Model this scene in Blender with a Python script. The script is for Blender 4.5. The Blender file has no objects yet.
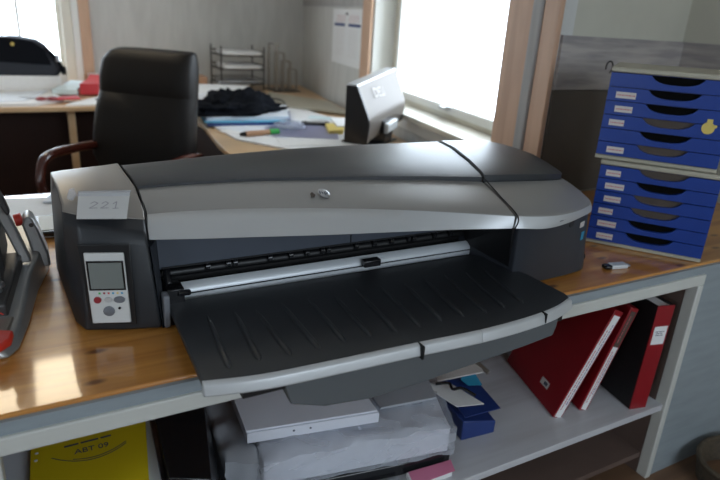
import bpy, bmesh, math, random
from mathutils import Vector, Matrix, noise
import numpy as np
random.seed(7)
S = bpy.context.scene
col = S.collection

# ------------------------------------------------------------------ camera
cam_d = bpy.data.cameras.new('camera'); cam = bpy.data.objects.new('camera', cam_d); col.objects.link(cam)
ax_r = Vector((0.87988, -0.47162, 0.05815))      # image right in the room's axes (desk runs along x, depth is y)
ax_d = Vector((-0.11594, -0.33174, -0.93622))    # image down
ax_f = Vector((0.46083, 0.81702, -0.34658))      # looking direction
ax_f.normalize(); ax_r = (ax_r - ax_f * ax_r.dot(ax_f)).normalized(); ax_u = ax_r.cross(ax_f).normalized()
if ax_u.dot(ax_d) > 0: ax_u = -ax_u
R = Matrix((ax_r, ax_u, -ax_f)).transposed()
cam.matrix_world = Matrix.Translation((0, 0, 1.36)) @ R.to_4x4()
cam_d.sensor_width = 36; cam_d.lens = 36 * 596 / 720
cam_d.clip_start = .05; cam_d.clip_end = 100
cam_d.dof.use_dof = True; cam_d.dof.focus_distance = 1.30; cam_d.dof.aperture_fstop = 3.2
S.camera = cam

# ------------------------------------------------------------------ light
w = bpy.data.worlds.new('sky'); S.world = w; w.use_nodes = True
bg = w.node_tree.nodes['Background']
bg.inputs[0].default_value = (.76, .88, 1.0, 1); bg.inputs[1].default_value = 7.0
S.view_settings.view_transform = 'Standard'; S.view_settings.look = 'None'
S.view_settings.gamma = 1; S.view_settings.use_curve_mapping = False
S.view_settings.exposure = 0.32

def portal(loc, direction, sx, sy):
    l = bpy.data.lights.new('daylight_portal', 'AREA'); l.shape = 'RECTANGLE'; l.size = sx; l.size_y = sy
    l.cycles.is_portal = True
    o = bpy.data.objects.new('daylight_portal', l); col.objects.link(o)
    o.rotation_euler = Vector(direction).to_track_quat('-Z', 'Y').to_euler(); o.location = loc

# ------------------------------------------------------------------ materials
def mat(name, c, rough=.5, metal=0, var=0.0, scale=8, bump=0.0, c2=None, stretch=(1, 1, 1), coat=0, emit=None, trans=0, alpha=1, spec=None, detail=4):
    m = bpy.data.materials.new(name); m.use_nodes = True
    nt = m.node_tree; b = nt.nodes['Principled BSDF']
    b.inputs['Base Color'].default_value = (*c, 1); b.inputs['Roughness'].default_value = rough
    b.inputs['Metallic'].default_value = metal
    if coat: b.inputs['Coat Weight'].default_value = coat; b.inputs['Coat Roughness'].default_value = .12
    if spec is not None: b.inputs['Specular IOR Level'].default_value = spec
    if trans: b.inputs['Transmission Weight'].default_value = trans
    if alpha < 1: b.inputs['Alpha'].default_value = alpha
    if emit: b.inputs['Emission Color'].default_value = (*c, 1); b.inputs['Emission Strength'].default_value = emit
    if var or c2 or bump:
        tc = nt.nodes.new('ShaderNodeTexCoord'); mp = nt.nodes.new('ShaderNodeMapping'); mp.inputs['Scale'].default_value = stretch
        nt.links.new(tc.outputs['Object'], mp.inputs[0])
        n = nt.nodes.new('ShaderNodeTexNoise'); n.inputs['Scale'].default_value = scale; n.inputs['Detail'].default_value = detail
        nt.links.new(mp.outputs[0], n.inputs['Vector'])
        if var or c2:
            cr = nt.nodes.new('ShaderNodeValToRGB')
            a = c2 if c2 else tuple(max(0, v * (1 - var)) for v in c)
            cr.color_ramp.elements[0].color = (*a, 1); cr.color_ramp.elements[1].color = (*c, 1)
            cr.color_ramp.elements[0].position = .35; cr.color_ramp.elements[1].position = .62
            nt.links.new(n.outputs['Fac'], cr.inputs[0]); nt.links.new(cr.outputs[0], b.inputs['Base Color'])
        if bump:
            bp = nt.nodes.new('ShaderNodeBump'); bp.inputs['Strength'].default_value = bump; bp.inputs['Distance'].default_value = .002
            nt.links.new(n.outputs['Fac'], bp.inputs['Height']); nt.links.new(bp.outputs[0], b.inputs['Normal'])
    return m

def wood(name, light, dark, rough=.3, knots=True, scale=1.0, coat=0.0, along='x'):
    m = bpy.data.materials.new(name); m.use_nodes = True
    nt = m.node_tree; b = nt.nodes['Principled BSDF']; N = nt.nodes.new; Lk = nt.links.new
    b.inputs['Roughness'].default_value = rough
    if coat: b.inputs['Coat Weight'].default_value = coat; b.inputs['Coat Roughness'].default_value = .06
    tc = N('ShaderNodeTexCoord'); mp = N('ShaderNodeMapping')
    mp.inputs['Scale'].default_value = (1.2 * scale, 14 * scale, 14 * scale) if along == 'x' else ((14 * scale, 14 * scale, 1.2 * scale) if along == 'z' else (14 * scale, 1.2 * scale, 14 * scale))
    Lk(tc.outputs['Object'], mp.inputs[0])
    n = N('ShaderNodeTexNoise'); n.inputs['Scale'].default_value = 1.6; n.inputs['Detail'].default_value = 6; n.inputs['Distortion'].default_value = .8
    Lk(mp.outputs[0], n.inputs['Vector'])
    cr = N('ShaderNodeValToRGB'); cr.color_ramp.elements[0].position = .35; cr.color_ramp.elements[1].position = .6
    cr.color_ramp.elements[0].color = (*dark, 1); cr.color_ramp.elements[1].color = (*light, 1)
    Lk(n.outputs['Fac'], cr.inputs[0]); out = cr.outputs[0]
    if knots:
        mp2 = N('ShaderNodeMapping'); mp2.inputs['Scale'].default_value = (4.2, 9, 9); Lk(tc.outputs['Object'], mp2.inputs[0])
        v = N('ShaderNodeTexVoronoi'); v.voronoi_dimensions = '2D'; v.inputs['Scale'].default_value = 1.25; Lk(mp2.outputs[0], v.inputs['Vector'])
        k = N('ShaderNodeValToRGB'); k.color_ramp.elements[0].position = .045; k.color_ramp.elements[1].position = .12
        k.color_ramp.elements[0].color = (.16, .05, .02, 1); k.color_ramp.elements[1].color = (1, 1, 1, 1)
        Lk(v.outputs['Distance'], k.inputs[0])
        mx = N('ShaderNodeMixRGB'); mx.blend_type = 'MULTIPLY'; mx.inputs[0].default_value = .8
        Lk(out, mx.inputs[1]); Lk(k.outputs[0], mx.inputs[2]); out = mx.outputs[0]
    Lk(out, b.inputs['Base Color'])
    return m

M = dict(
    charcoal=mat('charcoal_plastic', (.034, .038, .047), .45, bump=.04, scale=900),
    housing_dark=mat('housing_charcoal', (.018, .020, .024), .42),
    panel_grey=mat('panel_blue_grey', (.060, .070, .092), .42),
    tray_grey=mat('input_tray_grey', (.105, .115, .122), .45),
    taupe=mat('taupe_silver', (.29, .265, .24), .36, .3),
    dark_top=mat('dark_grey_plastic', (.028, .030, .034), .36, bump=.03, scale=900),
    silver=mat('silver_plastic', (.33, .32, .305), .38, .35),
    platen=mat('platen_silver', (.62, .65, .68), .35, .2),
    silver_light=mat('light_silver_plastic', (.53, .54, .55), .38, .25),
    black=mat('black_plastic', (.008, .008, .009), .45),
    gloss_black=mat('gloss_black', (.012, .012, .014), .2),
    steel=mat('brushed_steel', (.50, .51, .53), .28, .9),
    tray=mat('tray_plastic', (.022, .024, .028), .40, bump=.05, scale=700),
    panel_dark=mat('recess_dark', (.010, .011, .013), .4),
    keypad=mat('keypad_white', (.62, .63, .62), .4),
    lcd=mat('lcd_grey', (.19, .21, .20), .25),
    red_btn=mat('red_button', (.30, .03, .04), .35),
    grey_btn=mat('grey_button', (.16, .17, .19), .35),
    seam=mat('seam_dark', (.004, .004, .005), .6),
    pine=wood('varnished_pine', (.66, .305, .070), (.46, .175, .032), .3, True, 1.0, .8),
    apron=mat('blue_grey_paint', (.29, .33, .355), .45, var=.12, scale=6, stretch=(1, 1, 6)),
    cream=mat('cream_paint', (.60, .60, .56), .42, var=.05, scale=5),
    shelf=wood('whitewashed_wood', (.58, .58, .61), (.48, .47, .49), .4, False, .6),
    inner=mat('brown_lining', (.13, .085, .07), .6, var=.2, scale=4),
    wall=mat('wall_grey_green', (.60, .595, .57), .85, var=.10, scale=5, stretch=(3, 3, .6), bump=.1),
    wall2=mat('wall_sage_paint', (.54, .52, .44), .85, var=.08, scale=4),
    plank=mat('worn_plank', (.42, .38, .355), .7, c2=(.28, .26, .255), scale=5, stretch=(1, 1, 9)),
    wall_low=mat('wall_low_brown', (.13, .11, .09), .7, var=.15, scale=4),
    ceil=mat('ceiling_white', (.62, .61, .58), .9),
    floor=wood('floor_boards', (.20, .11, .06), (.13, .07, .04), .5, False, .5),
    trim=wood('pale_trim_wood', (.62, .40, .27), (.52, .32, .21), .5, False, .6, along='z'),
    trim_grey=mat('grey_trim', (.42, .41, .40), .6, var=.15, scale=6, stretch=(4, 4, .5)),
    white_paint=mat('white_paint', (.78, .78, .75), .45),
    frame=mat('window_frame_paint', (.72, .69, .60), .45),
    paper=mat('paper', (.80, .80, .80), .7, var=.03, scale=30),
    paper2=mat('paper_bluish', (.72, .76, .82), .7),
    card=mat('note_card', (.60, .60, .60), .6),
    ink=mat('ink', (.08, .09, .13), .6),
    inkred=mat('ink_red', (.5, .12, .14), .6),
    blue=mat('drawer_blue', (.010, .045, .27), .36),
    blue2=mat('case_blue', (.008, .032, .19), .4),
    beige=mat('beige_plastic', (.42, .39, .31), .45),
    slot=mat('slot_black', (.003, .003, .003), .9, spec=.1),
    kraft=mat('kraft_paper', (.085, .062, .048), .7, var=.2, scale=20),
    label=mat('label_paper', (.62, .57, .54), .6),
    gold=mat('yellow_plastic', (.72, .55, .14), .45),
    red=mat('binder_red', (.27, .007, .014), .38, var=.1, scale=10),
    binder_black=mat('marbled_black', (.010, .009, .010), .5, var=.5, scale=60),
    yellow=mat('yellow_cover', (.74, .56, .015), .4),
    plastic_clear=mat('clear_plastic', (.66, .69, .76), .12, alpha=.34, bump=.8, scale=14, detail=2),
    bag_grey=mat('grey_plastic_film', (.42, .44, .48), .2, bump=.8, scale=12, alpha=.9),
    navy=mat('navy_box', (.02, .045, .19), .35),
    cyan=mat('cyan_print', (.03, .30, .50), .4),
    leather=mat('black_leather', (.010, .0075, .006), .5, bump=.25, scale=60, spec=.25),
    arm=mat('mahogany_lacquer', (.085, .018, .010), .16, var=.3, scale=6, coat=.6),
    beech=wood('beech_laminate', (.62, .42, .24), (.54, .35, .19), .35, False, .5),
    dark_panel=mat('dark_brown_panel', (.022, .009, .006), .6, spec=.2, var=.2, scale=5),
    mon_back=mat('monitor_silver', (.13, .11, .095), .42, .2),
    fabric_black=mat('black_fabric', (.006, .007, .010), .95, bump=.6, scale=60, spec=.1),
    nylon=mat('nylon_black', (.014, .018, .028), .7, bump=.3, scale=90),
    lightblue=mat('folder_blue', (.10, .42, .62), .35),
    green=mat('green_plastic', (.03, .40, .06), .35),
    redpaper=mat('red_booklet', (.55, .03, .04), .5),
    skin=mat('tan_plastic', (.45, .24, .13), .4),
    wire=mat('dark_wire', (.05, .045, .045), .4, .6),
    clear=mat('clear_film', (.55, .62, .75), .08, alpha=.35),
    metal_grey=mat('cast_grey_metal', (.36, .36, .355), .34, .55, var=.08, scale=14),
    metal_dark=mat('dark_grey_metal', (.055, .052, .052), .38, .4),
    metal_warm=mat('nickel_deck', (.38, .34, .29), .32, .7),
    pad_red=mat('red_rubber', (.60, .035, .020), .40),
    wicker=mat('wicker', (.09, .065, .04), .7, var=.4, scale=80),
    snow=mat('outside_wall', (.70, .72, .74), .9),
    violet=mat('violet_film', (.26, .26, .38), .3),
    pink=mat('pink_paper', (.72, .22, .36), .6),
    boxboard=mat('white_board', (.74, .76, .84), .6),
    notebook=mat('notebook_cover', (.66, .78, .80), .5),
    violet_ink=mat('violet_ink', (.20, .09, .28), .6), faint_ink=mat('faint_ink', (.30, .29, .33), .6),
    lamp=mat('lamp_diffuser', (1.0, .84, .60), .5, emit=9.0),
)
gl = bpy.data.materials.new('window_glass'); gl.use_nodes = True
nt = gl.node_tree; nt.nodes.clear()
o_ = nt.nodes.new('ShaderNodeOutputMaterial'); tr = nt.nodes.new('ShaderNodeBsdfTransparent'); gs = nt.nodes.new('ShaderNodeBsdfGlossy'); gs.inputs['Roughness'].default_value = .02
mx = nt.nodes.new('ShaderNodeMixShader'); mx.inputs[0].default_value = .05
nt.links.new(tr.outputs[0], mx.inputs[1]); nt.links.new(gs.outputs[0], mx.inputs[2]); nt.links.new(mx.outputs[0], o_.inputs[0])
M['glass'] = gl

# ------------------------------------------------------------------ mesh kit
def new(): return bmesh.new()
def box(bm, x0, x1, y0, y1, z0, z1):
    vs = [bm.verts.new((x, y, z)) for z in (z0, z1) for x, y in ((x0, y0), (x1, y0), (x1, y1), (x0, y1))]
    for f in ((0, 3, 2, 1), (4, 5, 6, 7), (0, 1, 5, 4), (1, 2, 6, 5), (2, 3, 7, 6), (3, 0, 4, 7)): bm.faces.new([vs[i] for i in f])
    return bm
def hexa(bm, p):       # eight corners, lower four then upper four
    vs = [bm.verts.new(q) for q in p]
    for f in ((0, 3, 2, 1), (4, 5, 6, 7), (0, 1, 5, 4), (1, 2, 6, 5), (2, 3, 7, 6), (3, 0, 4, 7)): bm.faces.new([vs[i] for i in f])
    return bm
def prism(bm, pts, z0, z1):
    a = [bm.verts.new((x, y, z0)) for x, y in pts]; b = [bm.verts.new((x, y, z1)) for x, y in pts]
    bm.faces.new(a[::-1]); bm.faces.new(b); n = len(pts)
    for i in range(n): bm.faces.new((a[i], a[(i + 1) % n], b[(i + 1) % n], b[i]))
    return bm
def frameprism(bm, pts, o, u, v, wv, depth):   # outline pts in (u,v) plane from origin o, extruded along wv by depth
    o, u, v, wv = Vector(o), Vector(u), Vector(v), Vector(wv)
    a = [bm.verts.new(o + u * p + v * q) for p, q in pts]; b = [bm.verts.new(o + u * p + v * q + wv * depth) for p, q in pts]
    bm.faces.new(a[::-1]); bm.faces.new(b); n = len(pts)
    for i in range(n): bm.faces.new((a[i], a[(i + 1) % n], b[(i + 1) % n], b[i]))
    return bm
def loft(bm, cols, closed=True, caps=True):
    C = [[bm.verts.new(p) for p in c] for c in cols]; n = len(C[0])
    for a, b in zip(C, C[1:]):
        for i in range(n if closed else n - 1): bm.faces.new((a[i], a[(i + 1) % n], b[(i + 1) % n], b[i]))
    if caps and closed: bm.faces.new(C[0][::-1]); bm.faces.new(C[-1])
    return bm
def tube(bm, pts, r, n=10, caps=True):
    pts = [Vector(p) for p in pts]; rings = []
    rs = r if isinstance(r, (list, tuple)) else [r] * len(pts)
    up = None
    for i, p in enumerate(pts):
        t = (pts[min(i + 1, len(pts) - 1)] - pts[max(i - 1, 0)]).normalized()
        if up is None: up = Vector((0, 0, 1)) if abs(t.z) < .9 else Vector((1, 0, 0))
        a = t.cross(up).normalized(); b = a.cross(t).normalized(); up = b
        rings.append([p + (a * math.cos(k * 2 * math.pi / n) + b * math.sin(k * 2 * math.pi / n)) * rs[i] for k in range(n)])
    return loft(bm, rings, True, caps)
def disc(bm, c, nrm, r, h, n=20, sx=1.0):
    c = Vector(c); t = Vector(nrm).normalized(); up = Vector((0, 0, 1)) if abs(t.z) < .9 else Vector((1, 0, 0))
    a = t.cross(up).normalized() * sx; b = t.cross(a.normalized()).normalized()
    rings = [[c + t * hh + (a * math.cos(k * 2 * math.pi / n) + b * math.sin(k * 2 * math.pi / n)) * rr for k in range(n)] for hh, rr in ((0, r), (h * .7, r), (h, r * .88))]
    return loft(bm, rings)
def smooth_pts(P, k=6):     # Catmull-Rom through 3D points
    P = [Vector(p) for p in P]; out = []
    for i in range(len(P) - 1):
        p0 = P[max(i - 1, 0)]; p1 = P[i]; p2 = P[i + 1]; p3 = P[min(i + 2, len(P) - 1)]
        for j in range(k):
            t = j / k
            out.append(.5 * ((2 * p1) + (p2 - p0) * t + (2 * p0 - 5 * p1 + 4 * p2 - p3) * t * t + (3 * p1 - p0 - 3 * p2 + p3) * t ** 3))
    out.append(P[-1]); return out
def obj(name, bm, m, parent=None, bevel=0, seg=2, smooth=True, label=None, local=False, angle=40, wn=False):
    bmesh.ops.recalc_face_normals(bm, faces=bm.faces)
    if parent is not None and not local:
        inv = parent.matrix_basis.inverted() if parent.parent is None else (parent.parent.matrix_basis @ parent.matrix_basis).inverted()
        bm.transform(inv)
    me = bpy.data.meshes.new(name); bm.to_mesh(me); bm.free()
    o = bpy.data.objects.new(name, me); col.objects.link(o)
    if isinstance(m, str): m = M[m]
    me.materials.append(m)
    if smooth:
        for p in me.polygons: p.use_smooth = True
        me.set_sharp_from_angle(angle=math.radians(angle))
    if bevel:
        b = o.modifiers.new('bevel', 'BEVEL'); b.width = bevel; b.segments = seg; b.limit_method = 'ANGLE'; b.angle_limit = math.radians(35)
        b.harden_normals = False
    if parent is not None: o.parent = parent
    if label: o['label'] = label
    return o
def tag(o, label, cat, group=None, kind=None):
    if label: o['label'] = label; o['category'] = cat
    if group: o['group'] = group
    if kind: o['kind'] = kind
    return o
def thing(name, label, cat, loc=(0, 0, 0), rz=0, group=None):
    o = bpy.data.objects.new(name, None); col.objects.link(o); o.empty_display_size = .05
    o.matrix_basis = Matrix.Translation(loc) @ Matrix.Rotation(rz, 4, 'Z')
    return tag(o, label, cat, group)
def struct(name, bm, m, **k):
    o = obj(name, bm, m, smooth=False, **k); o['kind'] = 'structure'; return o
def strokes(bm, lines, o, u, v, n, r=.0006):     # pen strokes in the (u,v) plane: thin ribbons lifted off the sheet
    o, u, v, n = Vector(o), Vector(u).normalized(), Vector(v).normalized(), Vector(n).normalized()
    for ln in lines:
        for (a, b), (c, d) in zip(ln, ln[1:]):
            p = o + u * a + v * b; q = o + u * c + v * d; t = (q - p)
            if t.length < 1e-6: continue
            s = t.normalized().cross(n) * r
            f = [bm.verts.new(x + n * .0004) for x in (p - s, q - s, q + s, p + s)]; bm.faces.new(f)
    return bm
def text_on(name, s, size, o, u, v, m, parent, bold=0.0):   # lettering made with Blender's own font, converted to a mesh
    cu = bpy.data.curves.new(name, 'FONT'); cu.body = s; cu.size = size; cu.offset = bold; cu.extrude = .0002
    cu.align_x = 'CENTER'; cu.align_y = 'CENTER'
    t = bpy.data.objects.new(name, cu); col.objects.link(t)
    dg = bpy.context.evaluated_depsgraph_get(); me = bpy.data.meshes.new_from_object(t.evaluated_get(dg))
    bpy.data.objects.remove(t); bpy.data.curves.remove(cu)
    u = Vector(u).normalized(); v = Vector(v).normalized(); n = u.cross(v).normalized()
    me.transform(Matrix.Translation(Vector(o) + n * .0004) @ Matrix((u, v, n)).transposed().to_4x4())
    bm = bmesh.new(); bm.from_mesh(me); bpy.data.meshes.remove(me)
    return obj(name, bm, m, parent, smooth=False)

DZ = .76            # top of the front desk
BZ = .73            # top of the rear desk
# ------------------------------------------------------------------ room
WA = Vector((1.69, 1.64, 0)); WD = Vector((.172597, .984993, 0)); WN = Vector((.984993, -.172597, 0))   # window wall: corner, along, outwards
def wp(s, z, d=0.0): return WA + WD * s + WN * d + Vector((0, 0, z))
def wbox(bm, s0, s1, z0, z1, d0, d1):
    return hexa(bm, [wp(s0, z0, d0), wp(s1, z0, d0), wp(s1, z0, d1), wp(s0, z0, d1), wp(s0, z1, d0), wp(s1, z1, d0), wp(s1, z1, d1), wp(s0, z1, d1)])
FY = 5.55; CZ = 2.45; SC = (FY - 1.64) / .984993
struct('floor', box(new(), -2.6, 3.1, -2.6, 5.7, -.06, 0), 'floor')
struct('ceiling', box(new(), -2.6, 3.1, -2.6, 5.7, CZ, CZ + .06), 'ceil')
wo0, wo1, wz0, wz1 = .335, 2.0, .868, 2.05
b = new(); hexa(b, [wp(0, 0, 0), wp(wo0, 0, 0), wp(wo0, 0, .25), wp(.052, 0, .25), wp(0, CZ, 0), wp(wo0, CZ, 0), wp(wo0, CZ, .25), wp(.052, CZ, .25)]); wbox(b, wo1, SC + .2, 0, CZ, 0, .25); wbox(b, wo0, wo1, 0, wz0, 0, .25); wbox(b, wo0, wo1, wz1, CZ, 0, .25)
struct('wall_window_side', b, 'wall')
lx0, lx1, lz0, lz1 = -1.15, .295, .80, 2.1
b = new(); box(b, -2.6, lx0, FY, FY + .15, 0, CZ); box(b, lx1, 2.45, FY, FY + .15, 0, CZ); box(b, lx0, lx1, FY, FY + .15, 0, lz0); box(b, lx0, lx1, FY, FY + .15, lz1, CZ)
struct('wall_back', b, 'wall')
b = new(); box(b, 2.385, 2.5, -2.6, 1.72, 0, CZ); struct('wall_right', b, 'wall2')
# left wall and the wall behind the viewer, each with a daylight window
b = new(); box(b, -2.6, -2.5, -2.6, -1.2, 0, CZ); box(b, -2.6, -2.5, -.2, 5.7, 0, CZ); box(b, -2.6, -2.5, -1.2, -.2, 0, 1.2); box(b, -2.6, -2.5, -1.2, -.2, 2.1, CZ)
struct('wall_left', b, 'wall')
b = new(); box(b, -2.5, .2, -2.6, -2.5, 0, CZ); box(b, 1.9, 2.4, -2.6, -2.5, 0, CZ); box(b, .2, 1.9, -2.6, -2.5, 0, 1.25); box(b, .2, 1.9, -2.6, -2.5, 2.3, CZ)
struct('wall_front', b, 'wall')
portal((-2.55, -.7, 1.65), (1, 0, 0), 1.0, .9)
portal((1.05, -2.55, 1.775), (0, 1, 0), 1.7, 1.05)
portal(((lx0 + lx1) / 2, FY + .1, 1.45), (0, -1, 0), lx1 - lx0, 1.3)
pc = wp((wo0 + wo1) / 2, 1.46, .22); portal(pc, -WN, wo1 - wo0, 1.2)

# window in the window wall (opening set back by 15 cm)
fr = struct('window_1', wbox(wbox(wbox(wbox(new(), wo1 - .125, wo1, wz0, wz1, .15, .21), wo0 - .0, wo0 + .06, wz0, wz1, .15, .21), wo0, wo1, wz0, .925, .15, .21), wo0, wo1, wz1 - .06, wz1, .15, .21), 'frame')
obj('window_pane', wbox(new(), wo0 + .055, wo1 - .06, .92, wz1 - .055, .178, .182), 'glass', fr, smooth=False)
b = new(); wbox(b, wo1 - .145, wo1 - .12, .925, wz1 - .06, .13, .165); wbox(b, wo0 + .05, wo0 + .085, .925, wz1 - .06, .13, .165); wbox(b, wo0 + .05, wo1 - .06, .900, .945, .13, .165)
obj('window_sash', b, 'white_paint', fr, bevel=.004)
b = new(); wbox(b, 1.03, 1.12, .925, .94, .10, .13); tube(b, [wp(1.06, .945, .115), wp(1.0, .95, .09), wp(.95, .95, .085)], .006)
obj('window_latch', b, 'steel', fr, bevel=.002, label='grey metal window latch')
b = new(); wbox(b, wo1, wo1 + .012, wz0, wz1, .0, .15)
wbox(b, wo1 - .012, wo1, wz0, wz1, .005, .15); wbox(b, wo0, wo0 + .012, wz0, wz1, .005, .15); wbox(b, wo0, wo1, wz1 - .012, wz1, .005, .15)
struct('trim_1', b, 'white_paint')
struct('trim_2', wbox(new(), wo0 - .06, wo1 + .05, .846, .874, -.055, .149), 'frame', bevel=.004)       # sill board
b = new(); wbox(b, wo0 - .06, wo1 + .16, .78, .842, -.016, -.001); struct('trim_3', b, 'white_paint')
struct('trim_4', wbox(new(), wo1, wo1 + .17, .868, 2.2, -.022, -.001), 'trim', bevel=.004)
b = new(); wbox(b, .155, wo0, .868, 2.2, -.022, -.001); struct('trim_5', b, 'trim', bevel=.003)
struct('trim_6', wbox(new(), .095, .154, .76, 2.2, -.030, -.001), 'trim_grey', bevel=.006)
struct('trim_7', wbox(new(), -.005, .094, .0, 2.2, -.020, -.001), 'trim', bevel=.004)
struct('trim_8', wbox(new(), wo1 + .17, SC, 1.445, 1.50, -.012, -.001), 'trim_grey')
# alcove wall: worn plank band, dark lower panel
b = new(); box(b, 1.6935, 2.385, 1.642, 1.72, 0, CZ)
struct('wall_alcove', b, 'wall2')
struct('trim_9', box(new(), 1.6935, 2.384, 1.626, 1.642, 1.160, 1.350), 'plank', bevel=.002)
struct('trim_10', box(new(), 1.6935, 2.384, 1.630, 1.642, DZ, 1.158), 'wall_low')
struct('trim_11', box(new(), 2.371, 2.385, -.6, 1.626, 1.160, 1.350), 'plank', bevel=.002)
b = new(); tube(b, [(1.955 + .018 * math.cos(a), 1.622, 1.245 + .022 * math.sin(a)) for a in [k * math.pi / 8 for k in range(-3, 10)]], .0025, 6)
tag(obj('cable_hook', b, 'wire'), 'small dark wire loop hanging on the worn plank behind the blue drawers', 'hook')

# far window
fr2 = struct('window_2', box(box(box(box(new(), lx0, lx0 + .06, FY + .03, FY + .09, lz0, lz1), lx1 - .035, lx1, FY + .03, FY + .09, lz0, lz1), lx0, lx1, FY + .03, FY + .09, lz0, lz0 + .06), lx0, lx1, FY + .03, FY + .09, lz1 - .06, lz1), 'frame')
obj('window_pane', box(new(), lx0 + .05, lx1 - .03, FY + .055, FY + .06, lz0 + .05, lz1 - .05), 'glass', fr2, smooth=False)
obj('glazing_bar', box(new(), -.02, .005, FY + .04, FY + .075, lz0 + .05, lz1 - .05), 'white_paint', fr2)
b = new(); box(b, lx1, lx1 + .075, FY - .03, FY, .3, 2.2); struct('trim_12', b, 'frame', bevel=.004)
b = new(); box(b, lx1 + .075, lx1 + .125, FY - .045, FY, .0, 2.2); struct('trim_13', b, 'white_paint', bevel=.006)
b = new(); box(b, lx1 + .125, lx1 + .21, FY - .03, FY, .0, 2.2); struct('trim_14', b, 'trim', bevel=.004)
# windows behind the viewer
for nm, bx in (('window_3', (-2.57, -2.53, -.72, -.68, 1.2, 2.1)), ('window_4', (1.03, 1.07, -2.57, -2.53, 1.25, 2.3))):
    struct(nm, box(new(), *bx), 'frame')
# ceiling lamps (reflected in the varnish)
def ceiling_lamp(x0, x1, y0, y1, label):
    t = thing('ceiling_lamp', label, 'lamp', ((x0 + x1) / 2, (y0 + y1) / 2, CZ), group=None)
    obj('housing', box(new(), x0 - .012, x1 + .012, y0 - .012, y1 + .012, CZ - .03, CZ), 'white_paint', t)
    obj('diffuser', box(new(), x0, x1, y0, y1, CZ - .045, CZ - .029), 'lamp', t)
ceiling_lamp(-.42, -.255, 3.45, 3.97, 'narrow ceiling lamp to the left above the rear desk')
ceiling_lamp(-.17, .10, 3.45, 3.97, 'wide ceiling lamp to the right above the rear desk')

# ------------------------------------------------------------------ front desk with open cabinet
dk = thing('desk', 'long varnished pine counter desk with blue grey front and open cream framed shelf', 'desk', (.7, .915, 0))
b = new(); prism(b, [(-1.3, .915), (2.37, .915), (2.37, 1.62), (.62, 1.62), (.62, 2.16), (-1.3, 2.16)], DZ - .022, DZ)
obj('desktop', b, 'pine', dk, bevel=.004)
b = new(); box(b, -1.3, 2.37, .905, .916, .7300, DZ - .007); box(b, 1.66, 2.37, .905, .935, 0, .7300)
box(b, -1.3, -.16, .905, .935, 0, .7300)
obj('front_panel', b, 'apron', dk)
b = new(); box(b, -.16, 1.66, .898, .935, .697, .7300); obj('rail', b, 'cream', dk, bevel=.003)
b = new(); box(b, 1.636, 1.66, .898, .935, 0, .696); obj('right_upright', b, 'cream', dk, bevel=.003)
b = new(); box(b, -.16, -.104, .898, .935, 0, .696); obj('left_upright', b, 'cream', dk, bevel=.003)
obj('shelf', box(new(), -.16, 1.636, .907, 1.45, .263, .285), 'shelf', dk, bevel=.002)
obj('bottom_board', box(new(), -.16, 1.636, .937, 1.45, .06, .08), 'inner', dk)
obj('side_board', box(new(), 1.6365, 1.655, .935, 1.45, 0, .735), 'inner', dk)
obj('side_board', box(new(), -.19, -.161, .935, 1.45, 0, .735), 'inner', dk)
obj('back_board', box(new(), -.19, 1.655, 1.45, 1.47, 0, .735), 'inner', dk)

# ------------------------------------------------------------------ printer
pr = thing('large_format_printer', 'long black and silver wide format printer standing on the pine desk', 'printer', (.65, 1.2, DZ))
lipP = [(.169, 1.126, .94), (.262, 1.10, .94), (.375, 1.072, .94), (.513, 1.037, .94), (.663, 1.005, .94), (.80, .974, .94), (.920, .941, .94)]
bt_P = [(.180, 1.186, .975), (.283, 1.18, .975), (.404, 1.156, .975), (.547, 1.111, .975), (.680, 1.055, .975), (.80, 1.000, .973), (.926, .945, .968)]
bd_P = [(.178, 1.277, 1.0), (.300, 1.280, 1.0), (.430, 1.270, 1.0), (.590, 1.236, 1.0), (.740, 1.195, 1.0), (.86, 1.158, 1.0), (.965, 1.114, 1.0)]
rg_P = [(.163, 1.410, 1.02), (.280, 1.435, 1.02), (.420, 1.465, 1.02), (.590, 1.490, 1.02), (.760, 1.500, 1.02), (.93, 1.500, 1.02), (1.096, 1.495, 1.02)]
LIP, BT, BD, RG = [smooth_pts(p) for p in (lipP, bt_P, bd_P, rg_P)]
def V(x, y, z): return Vector((x, y, z))
def silver_cols(L, B, D, thick=.006):
    cols = []
    for l, bb, d in zip(L, B, D):
        m1 = bb.lerp(d, .33) + V(0, 0, .0035); m2 = bb.lerp(d, .7) + V(0, 0, .003)
        top = [l, l.lerp(bb, .5) + V(0, -.0015, .0), bb - (bb - l) * .05, bb + (d - bb) * .04 + V(0, 0, .001), m1, m2, d]
        bot = [d + V(0, .004, -thick), m2 + V(0, 0, -thick), bb + V(0, .012, -thick), l + V(0, .012, .001)]
        cols.append(top + bot)
    return cols
b = loft(new(), silver_cols(LIP, BT, BD)); obj('front_cover', b, 'silver', pr, angle=60, label='silver hinged front cover')
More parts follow.
